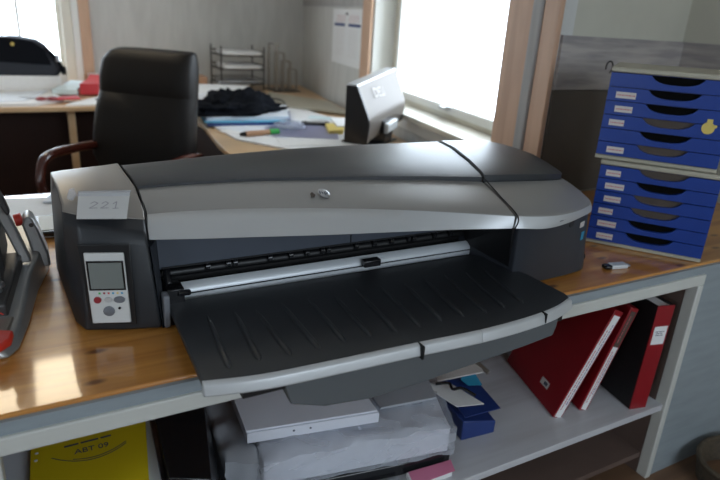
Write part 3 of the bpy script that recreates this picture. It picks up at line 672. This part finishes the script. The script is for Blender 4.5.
tag(obj('paper_pile', prism(new(), [(.715, .930), (.835, .930), (.85, .968), (.725, .975)], SZ, .3000), 'paper', bevel=.001), 'white paper pile sticking out under the clear bag', 'paper stack')
tag(obj('pink_sheet', prism(new(), [(.718, .928), (.842, .928), (.856, .966), (.730, .974)], .3005, .3015), 'pink', bevel=.0005), 'pink edged sheet on the white paper pile under the clear bag', 'paper')
crumpled('plastic_bag', [(.292, 1.075), (.368, 1.055), (.41, 1.36), (.312, 1.36)], .323, .405, 'bag_grey', 'grey plastic bag at the left of the pile beside the black folder', 'bag', .010, 4, 11)
wpk = crumpled('wrapped_package', [(.376, 1.047), (.845, .972), (.915, 1.17), (.425, 1.33)], .330, .408, 'boxboard', 'long flat package of pale papers wrapped in clear plastic on the shelf', 'package', .0035, 12, 6)
crumpled('wrapping', [(.362, 1.036), (.858, .960), (.935, 1.165), (.415, 1.335)], .3265, .413, 'plastic_clear', None, None, .012, 31, 12, 34, wpk)
bx_ = thing('white_box', 'flat white cardboard box lying on top of the plastic bags', 'box', (.5, 1.15, .42))
b = new(); hexa(b, [(.352, 1.095, .424), (.672, 1.040, .424), (.690, 1.30, .424), (.37, 1.34, .424), (.352, 1.095, .452), (.672, 1.040, .452), (.690, 1.30, .452), (.37, 1.34, .452)])
obj('tray', b, 'boxboard', bx_, bevel=.001)
b = new(); hexa(b, [(.350, 1.098, .453), (.668, 1.044, .453), (.690, 1.30, .453), (.37, 1.34, .453), (.350, 1.098, .458), (.668, 1.044, .458), (.690, 1.30, .458), (.37, 1.34, .458)])
obj('lid', b, 'boxboard', bx_, bevel=.001)
for q in (.46, .50):
    obj('hole', disc(new(), (q, 1.095 - (q - .352) * .172 - .0002, .440), (-.17, -1, 0), .0028, .0006, 10), 'ink', bx_)
tag(obj('grey_folder', hexa(new(), [(.70, 1.08, .425), (.86, 1.06, .425), (.93, 1.25, .425), (.72, 1.28, .425), (.70, 1.08, .432), (.86, 1.06, .432), (.93, 1.25, .432), (.72, 1.28, .432)]), 'bag_grey', bevel=.001), 'grey folder lying on the clear bag behind the white box', 'folder')
nb = thing('navy_box', 'open navy blue packaging box with cyan print at the right of the pile', 'box', (1.0, 1.12, SZ), .0)
b = new(); frameprism(b, [(0, 0), (.12, 0), (.12, .002), (0, .002)], (.935, 1.02, .37), (.98, -.05, 0), (0, .1, .99), (.18, .98, 0), .17)
obj('lid', b, 'navy', nb)
b = new(); hexa(b, [(.94, 1.03, SZ), (1.05, 1.02, SZ), (1.08, 1.18, SZ), (.96, 1.19, SZ), (.94, 1.03, .350), (1.05, 1.02, .325), (1.08, 1.18, .325), (.96, 1.19, .35)])
obj('carton', b, 'navy', nb, bevel=.004)
obj('print', frameprism(new(), [(.07, .11), (.115, .10), (.118, .15), (.085, .165), (.06, .14)], (.935, 1.02, .3725), (.98, -.05, 0), (.18, .98, .1), (0, 0, 1), .001), 'cyan', nb, label='cyan printed corner')
tag(obj('instruction_sheet', frameprism(new(), [(0, 0), (.085, -.01), (.05, .11), (-.035, .12)], (.90, 1.02, .415), (1, 0, -.1), (0, 1, .02), (0, 0, 1), .002), 'paper'), 'small white sheet with dark print lying between clear bag and navy box', 'paper')
b = new(); frameprism(b, [(0, 0), (.17, -.02), (.19, .05), (.0, .075)], (.93, 1.17, .390), (1, 0, .02), (0, 1, .03), (0, 0, 1), .004)
tag(obj('cardboard_sheet', b, 'label'), 'pale cardboard sheet lying over the navy box', 'cardboard')
b = tube(new(), [(1.105, 1.21, .405), (1.115, 1.145, .392)], .007, 12); tag(obj('pen', b, 'metal_warm'), 'short metallic pen lying at the right edge of the pile', 'pen')
b = tube(new(), smooth_pts([(.90, 1.12, .425), (.93, 1.10, .432), (.925, 1.075, .43), (.95, 1.065, .432), (.97, 1.03, .425)]), .004, 8)
tag(obj('charging_cable', b, 'gloss_black'), 'black tangled cable on the small white sheet', 'cable')

# ------------------------------------------------------------------ heavy duty hole punch
hp = thing('hole_punch', 'large grey metal hole punch with red pads at the left desk edge', 'hole punch', (-.12, 1.3, DZ))
base = [(-.22, 1.085), (-.085, 1.085), (-.066, 1.115), (-.050, 1.20), (-.030, 1.36), (-.004, 1.48), (-.002, 1.58), (-.03, 1.64), (-.22, 1.64)]
b = new(); A_ = [b.verts.new((x, y, DZ + .001)) for x, y in base]; B_ = [b.verts.new((x - .012, y + .004 if y < 1.3 else y - .004, DZ + .018 + max(0, (y - 1.15)) * .14)) for x, y in base]
b.faces.new(A_[::-1]); b.faces.new(B_)
for i in range(len(base)): b.faces.new((A_[i], A_[(i + 1) % len(base)], B_[(i + 1) % len(base)], B_[i]))
obj('base', b, 'metal_grey', hp, bevel=.006, seg=3)
b = new(); hexa(b, [(-.22, 1.20, .785), (-.083, 1.20, .785), (-.055, 1.40, .80), (-.22, 1.40, .80), (-.22, 1.20, .815), (-.085, 1.20, .815), (-.052, 1.40, .845), (-.22, 1.40, .845)])
obj('deck', b, 'metal_dark', hp, bevel=.004)
obj('deck_marks', strokes(new(), [[(-.028 + .010 * k, 0), (-.021 + .010 * k, .006 * ((k % 2) * 2 - 1))] for k in range(5)], (-.110, 1.1995, .801), (1, 0, 0), (0, 0, 1), (0, -1, 0), .0012), 'pad_red', hp, smooth=False)
ckp = [(-.048, .885), (-.043, .899), (-.033, .905), (-.024, .897), (-.014, .865), (-.002, .815), (.000, .779), (-.020, .779), (-.032, .80), (-.040, .848)]
b = frameprism(new(), ckp, (0, 1.455, 0), (1, 0, 0), (0, 0, 1), (0, 1, 0), .060)
obj('cheek', b, 'metal_grey', hp, bevel=.005, seg=3)
obj('screw', disc(new(), (-.029, 1.455, .884), (0, -1, 0), .005, .002), 'gloss_black', hp)
b = tube(new(), [(-.060, 1.47, .893), (-.046, 1.47, .896)], .014, 14); obj('button', b, 'pad_red', hp, label='red button at the hinge')
lvp = [(-.100, 1.045), (-.088, 1.020), (-.073, .968), (-.066, .930), (-.058, .905), (-.046, .862), (-.036, .822), (-.056, .822), (-.076, .890), (-.090, .935), (-.115, .985)]
b = frameprism(new(), lvp, (0, 1.385, 0), (1, 0, 0), (0, 0, 1), (0, 1, 0), .028); obj('lever', b, 'metal_grey', hp, bevel=.004)
b = frameprism(new(), [(-.100, 1.05), (-.070, .978), (-.062, .945), (-.068, .938), (-.080, .965), (-.108, 1.03)], (0, 1.360, 0), (1, 0, 0), (0, 0, 1), (0, 1, 0), .024); obj('lever_cover', b, 'metal_dark', hp, bevel=.003)
b = new(); hexa(b, [(-.108, 1.34, .83), (-.085, 1.34, .83), (-.08, 1.46, .84), (-.108, 1.46, .84), (-.112, 1.30, .95), (-.088, 1.30, .95), (-.082, 1.42, .95), (-.112, 1.42, .95)])
obj('link_plate', b, 'metal_dark', hp, bevel=.003)
b = tube(new(), [(-.098, 1.25, .815), (-.098, 1.25, .90)], .009, 12); obj('cutting_pin', b, 'steel', hp)
b = disc(new(), (-.098, 1.25, .832), (0, 0, 1), .014, .008); obj('pin_collar', b, 'steel', hp)
b = tube(new(), [(-.115, 1.29, .86), (-.115, 1.29, .94)], .012, 12); obj('pin_guide', b, 'kraft', hp, label='brown spring guide')
b = prism(new(), [(-.22, 1.075), (-.095, 1.075), (-.078, 1.095), (-.074, 1.128), (-.10, 1.14), (-.22, 1.14)], DZ + .020, DZ + .036)
obj('pad', b, 'pad_red', hp, bevel=.005, seg=3, label='red front pad')
b = prism(new(), [(-.21, 1.142), (-.084, 1.142), (-.074, 1.198), (-.21, 1.198)], DZ + .017, DZ + .030); obj('name_plate', b, 'metal_warm', hp, bevel=.003, label='pale nickel plate')

# papers and calculator on the desk wing behind
def sheet(name, pts, z, m, label, cat='paper', th=.002, group=None, bevel=0):
    return tag(obj(name, prism(new(), pts, z, z + th), m, bevel=bevel, smooth=False), label, cat, group)
sheet('white_paper', [(-.32, 1.79), (.02, 1.76), (.16, 2.06), (-.25, 2.14)], DZ, 'paper', 'white paper on the desk behind the hole punch', th=.004)
sheet('white_paper', [(-.02, 1.70), (.15, 1.70), (.22, 1.98), (.02, 2.0)], DZ + .0045, 'paper', 'white paper lying partly on another behind the printer left end', th=.003)
sheet('blue_folder', [(.00, 2.02), (.20, 1.99), (.24, 2.12), (.04, 2.15)], DZ + .008, 'paper2', 'pale blue folder at the rear edge of the front desk wing', 'folder', th=.004)
cl = thing('calculator', 'dark framed calculator on white paper behind the printer', 'calculator', (.02, 1.76, DZ + .0076), -.05)
obj('case', prism(new(), [(-.045, -.065), (.06, -.065), (.06, .085), (-.052, .085)], 0, .014), 'gloss_black', cl, bevel=.004, local=True)
obj('display', prism(new(), [(-.034, -.050), (.05, -.050), (.05, .074), (-.040, .074)], .014, .0152), 'beige', cl, local=True)

# ------------------------------------------------------------------ rear desks
rd = thing('rear_desk', 'light wooden l-shaped office desk with dark brown front along the back wall', 'desk', (.5, 4.3, 0))
top = [(-2.2, 4.22), (.62, 4.26), (.86, 4.02), (.88, 3.5), (.82, 3.0), (.79, 2.55), (1.80, 2.55), (2.325, 5.50), (-2.2, 5.50)]
obj('desktop', prism(new(), top, BZ - .030, BZ), 'beech', rd, bevel=.004)
obj('front_panel', box(new(), -2.1, .40, 4.34, 4.36, .04, BZ - .031), 'dark_panel', rd)
obj('side_panel', box(new(), .86, .88, 2.62, 4.1, .04, BZ - .031), 'dark_panel', rd)
for x, y in ((.205, 4.30), (.80, 2.66), (-2.1, 4.3), (1.72, 2.66)):
    obj('leg', box(new(), x, x + .045, y, y + .045, 0, BZ - .031), 'beech', rd, bevel=.003)
obj('pedestal', box(new(), .40, .62, 4.30, 4.9, .02, .52), 'beech', rd, bevel=.004, label='light wooden pedestal')

# bag on the far desk
tag(obj('paper_stack', prism(new(), [(-.6, 4.98), (.22, 4.98), (.22, 5.30), (-.6, 5.30)], BZ + .0005, BZ + .115), 'paper', bevel=.004), 'stack of papers under the dark shoulder bag', 'paper stack')
BG = BZ + .116
hb = thing('shoulder_bag', 'dark blue black shoulder bag standing on the rear desk under the window', 'bag', (-.05, 5.1, BG))
prof = [(-.42, .0), (.30, .0), (.335, .06), (.30, .16), (.235, .29), (.18, .345), (.05, .372), (-.20, .355), (-.38, .33), (-.45, .18)]
rings = []
for y, sc in ((4.98, .90), (5.0, .97), (5.08, 1.0), (5.18, .97), (5.20, .88)):
    rings.append([(-.085 + (x) * sc + 0, y, BG + z * (sc if z > 0 else 1) * .72) for x, z in prof])
o = obj('body', loft(new(), rings), 'nylon', hb, angle=80, bevel=.02, seg=3)
rings = [[(-.085 + x * .94, y, BG + .10 + z * .8) for x, z in ((-.40, .02), (.27, -.03), (.24, .10), (.16, .17), (.0, .20), (-.35, .19))] for y in (4.968, 4.985)]
obj('flap', loft(new(), rings), 'fabric_black', hb, bevel=.006)
obj('strap', tube(new(), smooth_pts([(.14, 5.0, 1.04), (.19, 4.97, .99), (.23, 4.96, .92), (.24, 4.965, .86)]), .012, 8), 'fabric_black', hb)
obj('buckle', box(new(), .20, .225, 4.94, 4.955, .95, .995), 'steel', hb, bevel=.003); obj('clasp', disc(new(), (-.06, 4.962, 1.06), (0, -1, 0), .012, .005), 'gold', hb)

G = 'loose papers on the rear desk by the window'
Z1 = BZ + .0005
sheet('loose_papers', [(-.5, 4.27), (.03, 4.29), (.20, 4.50), (.16, 4.74), (.14, 4.97), (-.4, 4.97)], Z1, 'paper', 'spread of white papers before the shoulder bag', th=.02)
sheet('loose_papers', [(-.35, 4.30), (-.02, 4.38), (.12, 4.86), (-.12, 4.80)], Z1 + .021, 'paper2', 'pale blue white plan folded on the paper spread', th=.006)
sheet('notebook', [(.145, 4.72), (.30, 4.68), (.395, 5.20), (.30, 5.26), (.225, 4.97)], Z1 + .021, 'notebook', 'pale notebook leaning on the red booklet', 'book', th=.035)
sheet('red_booklet', [(.325, 4.74), (.45, 4.76), (.56, 5.36), (.45, 5.42), (.41, 5.1)], Z1 + .012, 'redpaper', 'red booklet beside the pale notebook on the rear desk', 'book', th=.075)
sheet('red_booklet', [(.12, 4.40), (.30, 4.44), (.285, 4.56), (.2, 4.52)], Z1 + .0205, 'redpaper', 'small red booklet corner near the front desk edge of the rear desk', 'book', th=.012)
sheet('loose_papers', [(.20, 4.29), (.60, 4.29), (.74, 4.96), (.57, 5.0), (.46, 4.72)], Z1, 'paper', 'white papers with cables left of the chair', th=.010)
sheet('white_box', [(.44, 5.435), (.60, 5.435), (.62, 5.49), (.46, 5.49)], Z1, 'paper', 'small white box under the window trim behind the red booklet', 'box', th=.09)
sc_ = thing('scissors', 'scissors with dark red handles lying on white papers', 'scissors', (.08, 4.42, Z1 + .022))
for a, c in ((-.03, 0), (.035, .02)):
    obj('handle', tube(new(), [(.10 + a + .028 * math.cos(k * math.pi / 6), 4.40 + c + .045 * math.sin(k * math.pi / 6), Z1 + .032) for k in range(13)], .007, 6), 'pad_red' if False else 'red_btn', sc_)
obj('blade', prism(new(), [(.04, 4.43), (-.06, 4.52), (-.05, 4.53), (.06, 4.45)], Z1 + .0275, Z1 + .031), 'steel', sc_)
tag(obj('cable', tube(new(), smooth_pts([(.40, 4.46, Z1 + .018), (.46, 4.55, Z1 + .018), (.50, 4.46, Z1 + .018), (.56, 4.56, Z1 + .018), (.62, 4.48, Z1 + .018), (.63, 4.62, Z1 + .018)]), .007, 6), 'wire'), 'dark cable snaking over papers left of the chair', 'cable')

# wire letter tray in the corner
lt = thing('letter_tray', 'dark wire letter tray stack with papers in the far corner of the desk', 'letter tray', (1.6, 5.0, BZ))
LX0, LX1, LY0, LY1 = 1.43, 1.80, 5.05, 5.36
for z in (.79, .905, 1.015):
    t = new()
    for yy in (LY0, LY1): tube(t, [(LX0, yy, z), (LX1, yy, z)], .005, 6)
    for xx in (LX0, LX1): tube(t, [(xx, LY0, z), (xx, LY1, z)], .005, 6)
    for k in range(1, 8): tube(t, [(LX0 + (LX1 - LX0) * k / 8, LY0, z), (LX0 + (LX1 - LX0) * k / 8, LY1, z)], .003, 6)
    tube(t, [(LX0, LY0, z + .035), (LX0, LY1, z + .035), (LX1, LY1, z + .035), (LX1, LY0, z + .035)], .004, 6)
    obj('tray', t, 'wire', lt)
for xx, yy in ((LX0, LY0), (LX1, LY0), (LX0, LY1), (LX1, LY1)):
    obj('post', tube(new(), [(xx, yy, BZ + .001), (xx, yy, 1.09)], .006, 8), 'wire', lt)
for z, k in ((.912, 0), (1.022, 1)):
    sheet('tray_papers', [(LX0 + .02, LY0 - .03), (LX1 - .03, LY0 - .02), (LX1 - .02, LY1 - .03), (LX0 + .03, LY1 - .03)], z, 'paper', ['papers in the middle level of the wire letter tray', 'papers in the top level of the wire letter tray'][k], th=.032, bevel=.008)
sheet('tray_papers', [(LX0 - .04, LY0 - .04), (LX1 - .03, LY0 - .02), (LX1 - .02, LY1 - .03), (LX0 + .03, LY1 - .03)], .799, 'bag_grey', 'grey folder in the lowest level of the wire letter tray', 'folder', th=.012)
mr = thing('magazine_rack', 'upright wire rack standing beside the letter tray', 'rack', (2.0, 5.1, BZ))
t = new()
for k in range(4):
    xx = 1.90 + k * .06
    tube(t, [(xx, 5.0, BZ + .012), (xx, 5.0, 1.12 - .07 * k), (xx, 5.2, 1.12 - .07 * k), (xx, 5.2, BZ + .012)], .010, 6)
obj('wires', t, 'metal_warm', mr); obj('base', box(new(), 1.87, 2.11, 4.97, 5.23, BZ + .001, BZ + .008), 'wire', mr)

# right wing of the rear desk: sweater, papers, small things
rnd = random.Random(5)

b = new(); bmesh.ops.create_icosphere(b, subdivisions=5, radius=1)
for v in b.verts:
    x, y, z = v.co
    nz = noise.noise(Vector((x * 2.2, y * 2.2, z * 2 + 3))); n2 = abs(noise.noise(Vector((x * 5, y * 5, z * 4 + 9))))
    f = 1 + .40 * nz + .28 * n2
    hgt = max(0, z) * (.135 + .10 * nz) * (1 - .35 * x * x) * (1 + .5 * n2) + max(0, z) * .03 * noise.noise(Vector((x * 9, y * 9, 1)))
    v.co = (x * .27 * f + 1.10 + .08 * y, y * .21 * f + 3.62, BZ + .064 + hgt * .70 + min(0, z) * .004)
tag(obj('folded_sweater', b, 'fabric_black', angle=180), 'crumpled black sweater lying on papers beside the black chair', 'clothing')
sheet('loose_papers', [(.93, 4.07), (1.30, 4.10), (1.50, 4.55), (1.05, 4.65)], Z1 + .0, 'paper', 'white paper pile behind the black sweater', th=.105)
sheet('folder_stack', [(.87, 3.38), (1.36, 3.34), (1.52, 3.76), (.98, 3.90)], Z1 + .012, 'navy', 'dark folder under the sweater', 'folder', th=.018)
sheet('folder_stack', [(.855, 3.38), (1.33, 3.34), (1.50, 3.78), (.93, 3.92)], Z1 + .031, 'lightblue', 'light blue folder under the sweater', 'folder', th=.008)
sheet('folder_stack', [(.87, 3.40), (1.36, 3.37), (1.52, 3.82), (.94, 3.95)], Z1 + .040, 'paper2', 'white paper on the light blue folder beneath the sweater', 'paper', th=.020)
sheet('loose_papers', [(.93, 3.02), (1.12, 2.70), (1.50, 2.70), (1.75, 3.5), (1.7, 4.1), (1.45, 3.95), (1.30, 3.45), (.90, 3.50)], Z1, 'paper', 'wide white drawings spread over the near end of the rear desk', th=.010)
sheet('tape_sheet', [(.92, 3.30), (1.18, 2.95), (1.36, 3.3), (1.30, 3.44), (1.0, 3.48)], Z1 + .0105, 'paper2', 'white sheet below the folders with the sweater', th=.003)
sheet('clear_pouch', [(1.13, 3.02), (1.45, 2.88), (1.60, 3.20), (1.38, 3.44), (1.17, 3.28)], Z1 + .0137, 'violet', 'dark violet film sheet under the clear wrapped packet', 'plastic', th=.002)
b = new(); bmesh.ops.create_icosphere(b, subdivisions=3, radius=1)
for v in b.verts:
    x, y, z = v.co; f = 1 + .25 * math.sin(9 * x + 4 * z) * math.cos(7 * y)
    v.co = (1.30 + x * .085 * f, 3.20 + y * .11 * f, Z1 + .040 + z * .022 * f)
tag(obj('clear_packet', b, 'clear', angle=180), 'crumpled clear plastic packet on the white drawings', 'plastic')
mk = thing('glue_stick', 'tan tube with green cap lying on the white drawings', 'tube', (1.05, 3.06, Z1 + .03))
obj('tube', tube(new(), [(.985, 3.05, Z1 + .026), (1.13, 3.08, Z1 + .026)], .015, 12), 'skin', mk); obj('cap', tube(new(), [(1.13, 3.08, Z1 + .026), (1.185, 3.09, Z1 + .026)], .016, 12), 'green', mk, label='green cap'); obj('nozzle', tube(new(), [(.955, 3.044, Z1 + .026), (.985, 3.05, Z1 + .026)], [.008, .014], 12), 'leather', mk)
ph = thing('mobile_phone', 'grey and black mobile phone on the papers near the monitor', 'phone', (1.52, 3.33, Z1 + .011), -.25)
obj('body', box(new(), -.085, .085, -.045, .045, 0, .018), 'gloss_black', ph, bevel=.006, local=True); obj('screen', box(new(), -.06, .055, -.035, .032, .018, .0195), 'metal_grey', ph, local=True)
sheet('yellow_note_block', [(1.46, 3.02), (1.55, 3.02), (1.66, 3.22), (1.55, 3.26)], Z1 + .011, 'gold', 'yellow orange note block beside the monitor', 'note block', th=.022)
sheet('open_notebook', [(1.56, 3.12), (1.74, 3.12), (1.82, 3.36), (1.66, 3.42)], Z1 + .034, 'paper', 'white pad lying on the yellow note block', 'paper', th=.006)
for k, (cx_, cy_, an, wl_, hl_, mm, lb) in enumerate([
    (1.56, 3.62, .4, .30, .21, 'paper', 'white sheet lying turned beside the beige cardboard'), (1.40, 3.92, -.3, .30, .21, 'paper2', 'pale sheet just right of the folders with the sweater'),
    (1.05, 3.22, .7, .24, .20, 'paper', 'white sheet sticking over the left desk edge near the glue tube'), (1.28, 2.86, -.2, .34, .20, 'paper', 'white sheet nearest to the printer on the rear desk'),
    (1.66, 3.56, -.6, .16, .12, 'notebook', 'small pale green sheet behind the monitor')]):
    ca, sa = math.cos(an), math.sin(an)
    sheet('loose_papers', [(cx_ + ca * a_ * wl_ / 2 - sa * b_ * hl_ / 2, cy_ + sa * a_ * wl_ / 2 + ca * b_ * hl_ / 2) for a_, b_ in ((-1, -1), (1, -1), (1, 1), (-1, 1))], Z1 + .0106 if k != 4 else Z1 + .0135, mm, lb, th=.0022, group='loose sheets on the rear desk')
sheet('brown_board', [(1.52, 4.15), (1.93, 3.66), (2.04, 4.25), (1.75, 4.80)], Z1 + .011, 'beige', 'large beige cardboard sheet lying against the wall', 'cardboard', th=.012)
tag(obj('cable', tube(new(), smooth_pts([(1.58, 4.40, Z1 + .03), (1.64, 4.25, Z1 + .035), (1.60, 4.05, Z1 + .03), (1.52, 4.0, Z1 + .02), (1.46, 4.12, Z1 + .02)]), .006, 6), 'wire'), 'dark cable loop on the desk behind the sweater', 'cable')
gb = thing('green_bottle', 'small green bottle standing behind the chair back near the letter tray', 'bottle', (1.18, 4.98, BZ))
obj('bottle', tube(new(), [(1.135, 5.0, BZ + .001), (1.135, 5.0, BZ + .09), (1.135, 5.0, BZ + .11)], [.04, .04, .018], 14), 'green', gb); obj('cap', tube(new(), [(1.135, 5.0, BZ + .11), (1.135, 5.0, BZ + .13)], .018, 12), 'paper', gb)
sheet('carton', [(1.17, 5.08), (1.32, 5.08), (1.32, 5.28), (1.17, 5.28)], Z1, 'skin', 'small brown carton behind the green bottle', 'box', th=.11)

# wall calendar sheets
cal = obj('wall_paper_sheet', wbox(new(), 2.20, 2.95, 1.03, 1.425, -.0035, -.0015), 'paper', smooth=False)
tag(cal, 'white printed planning sheet pinned to the grey wall left of the window', 'poster')
b = new(); wbox(b, 2.25, 2.53, 1.305, 1.325, -.0045, -.0035); wbox(b, 2.62, 2.90, 1.305, 1.325, -.0045, -.0035); obj('blue_bar', b, 'navy', cal, smooth=False)
b = new(); wbox(b, 2.56, 2.60, 1.385, 1.400, -.006, -.0035); obj('pin', b, 'black', cal)
for c0 in (2.30, 2.62):
    b = new()
    for r in range(5):
        for k in range(6):
            wbox(b, c0 + k * .04, c0 + k * .04 + .02, 1.335 + r * .011, 1.338 + r * .011, -.0045, -.0035)
    obj('print', b, 'inkred', cal, smooth=False)
    b = new()
    for r in range(18):
        wbox(b, c0 + .01, c0 + .20 + .03 * ((r * 5) % 3) / 2, 1.09 + r * .0112, 1.0915 + r * .0112, -.0045, -.0035)
    obj('print', b, 'label', cal, smooth=False)

# ------------------------------------------------------------------ monitor
# seen from behind: the screen faces left, its edge towards the viewer
mA = V(1.405, 2.70, 0); mdir = V(.80, .60, 0).normalized(); mout = V(.60, -.80, 0).normalized()   # along the panel, and towards its back
mt = thing('monitor', 'flat computer monitor seen from behind on the rear desk by the window', 'monitor', (1.62, 2.85, BZ))
MW = .50
def mp_(a, dth, z): return mA + mdir * a + mout * dth + V(0, 0, z + (.12 * a if z > .769 else 0))
side = [(0, .775), (0, 1.045), (.045, 1.045), (.112, .905), (.122, .870), (.112, .775)]
b = new(); loft(b, [[mp_(a, dd, z) for dd, z in side] for a in (.006, MW)])
obj('back_shell', b, 'mon_back', mt, bevel=.004)
b = new(); loft(b, [[mp_(a, dd, z) for dd, z in [(-.012, .770), (-.012, 1.050), (.047, 1.050), (.116, .907), (.126, .870), (.116, .770)]] for a in (-.004, .006)]); obj('side_shell', b, 'gloss_black', mt, bevel=.002, label='black side of the monitor')
b = new(); loft(b, [[mp_(a, dd, z) for dd, z in [(-.013, .77), (-.013, 1.05), (0, 1.05), (0, .77)]] for a in (.006, MW)]); obj('screen', b, 'gloss_black', mt)
obj('top_rim', loft(new(), [[mp_(a, dd, z) for dd, z in [(-.012, 1.045), (-.012, 1.056), (.044, 1.056), (.048, 1.045)]] for a in (.0, MW)]), 'silver_light', mt)
vd = (V(0, 0, 1) - mout * .479).normalized()
text_on('logo_lettering', 'DELL', .072, mp_(.22, .0775, .982), mdir, vd, M['label'], mt, 0)
b = new(); loft(b, [[mp_(a, dd, z) for dd, z in [(.05, .7525), (.05, .86), (.150, .84), (.14, .7525)]] for a in (.17, .28)]); obj('neck', b, 'gloss_black', mt, bevel=.006)
obj('neck_cover', loft(new(), [[mp_(a, dd, z) for dd, z in [(.14, .785), (.165, .79), (.165, .835), (.14, .84)]] for a in (.16, .29)]), 'silver_light', mt, bevel=.004)
b = new(); loft(b, [[mp_(a, dd, z) for dd, z in [(-.08, BZ + .0115), (-.08, .752), (.14, .752), (.14, BZ + .0115)]] for a in (.10, .36)]); obj('base', b, 'gloss_black', mt, bevel=.005)

# ------------------------------------------------------------------ office chair
CR = math.atan2(.80, .60)
ch = thing('office_chair', 'black leather office chair with glossy dark wooden armrests behind the desk', 'chair', (.36, 3.05, 0), 0)
cu_ = V(.70, -.714, 0).normalized()      # width direction
cf = V(-.714, -.70, 0).normalized()      # facing
cc = V(.535, 3.20, 0)
def cpnt(a, f, z): return cc + cu_ * a + cf * f + V(0, 0, z)
def pad(prof_z, wds, t0, t1, name, par, m='leather'):
    rings = []
    for z, wd, f, th in prof_z:
        n = 20; r = []
        for k in range(n):
            a = 2 * math.pi * k / n; ca, sa = math.cos(a), math.sin(a)
            r.append(cpnt(-(wd - .25) * .8 + wd * abs(ca) ** .35 * (1 if ca > 0 else -1), f + th * abs(sa) ** .5 * (1 if sa > 0 else -1), z))
        rings.append(r)
    return obj(name, loft(new(), rings), m, par, angle=75)
pad([(.50, .22, .03, .05), (.52, .265, .03, .065), (.62, .290, .03, .075), (.74, .286, .02, .077), (.86, .278, .005, .075), (.945, .268, -.012, .070)], 0, 0, 0, 'backrest', ch)
pad([(.940, .266, -.012, .068), (.953, .267, -.013, .072), (1.02, .266, -.02, .078), (1.10, .258, -.03, .072), (1.145, .235, -.035, .055), (1.160, .21, -.037, .032), (1.164, .16, -.037, .012)], 0, 0, 0, 'headrest', ch)
b = new(); tube(b, [cpnt(.20 * s, .055 - 0 * s, .72) for s in (-1, 1)], .006, 6); obj('seam', b, 'seam', ch)
b = new(); loft(b, [[cpnt(a, f, z) for f, z in [(.02, .43), (.02, .52), (.30, .53), (.50, .51), (.53, .47), (.50, .43)]] for a in (-.25, -.15, .15, .25)]); obj('seat', b, 'leather', ch, bevel=.02, seg=3)
for s in (-1, 1):
    P = [cpnt(.265 * s, -.02, .650), cpnt(.285 * s, .10, .672), cpnt(.300 * s, .30, .675), cpnt(.300 * s, .40, .662), cpnt(.300 * s, .44, .615), cpnt(.290 * s, .46, .53), cpnt(.275 * s, .42, .46), cpnt(.25 * s, .30, .44)]
    obj('armrest', tube(new(), smooth_pts(P, 6), .023, 12), 'arm', ch, label='dark red brown glossy wooden armrest')
obj('gas_lift', tube(new(), [cpnt(0, .26, .08), cpnt(0, .26, .43)], .028, 12), 'gloss_black', ch)
for k in range(5):
    a = k * 2 * math.pi / 5 + .3; c = cpnt(0, .26, 0); e = c + V(math.cos(a) * .29, math.sin(a) * .29, 0)
    lg = obj('leg', tube(new(), [c + V(0, 0, .10), e + V(0, 0, .07)], [.028, .018], 10), 'arm', ch)
    obj('caster', tube(new(), [e + V(-.02, 0, .029), e + V(.02, 0, .029)], .028, 14), 'gloss_black', lg)

# ------------------------------------------------------------------ wicker basket at the lower right
wb = thing('wicker_basket', 'wicker basket rim at the lower right corner beside the desk', 'basket', (1.90, .74, 0))
cxb, cyb = 1.90, .76
b = new()
for k in range(11):
    z = .006 + k * .0065; tube(b, [(cxb + (.125 + k * .001) * math.cos(a), cyb + (.105 + k * .001) * math.sin(a), z) for a in [j * math.pi / 12 for j in range(25)]], .0042, 6)
obj('weave', b, 'wicker', wb)
obj('rim', tube(new(), [(cxb + .140 * math.cos(a), cyb + .115 * math.sin(a), .085) for a in [j * math.pi / 14 for j in range(29)]], .009, 8), 'wicker', wb)
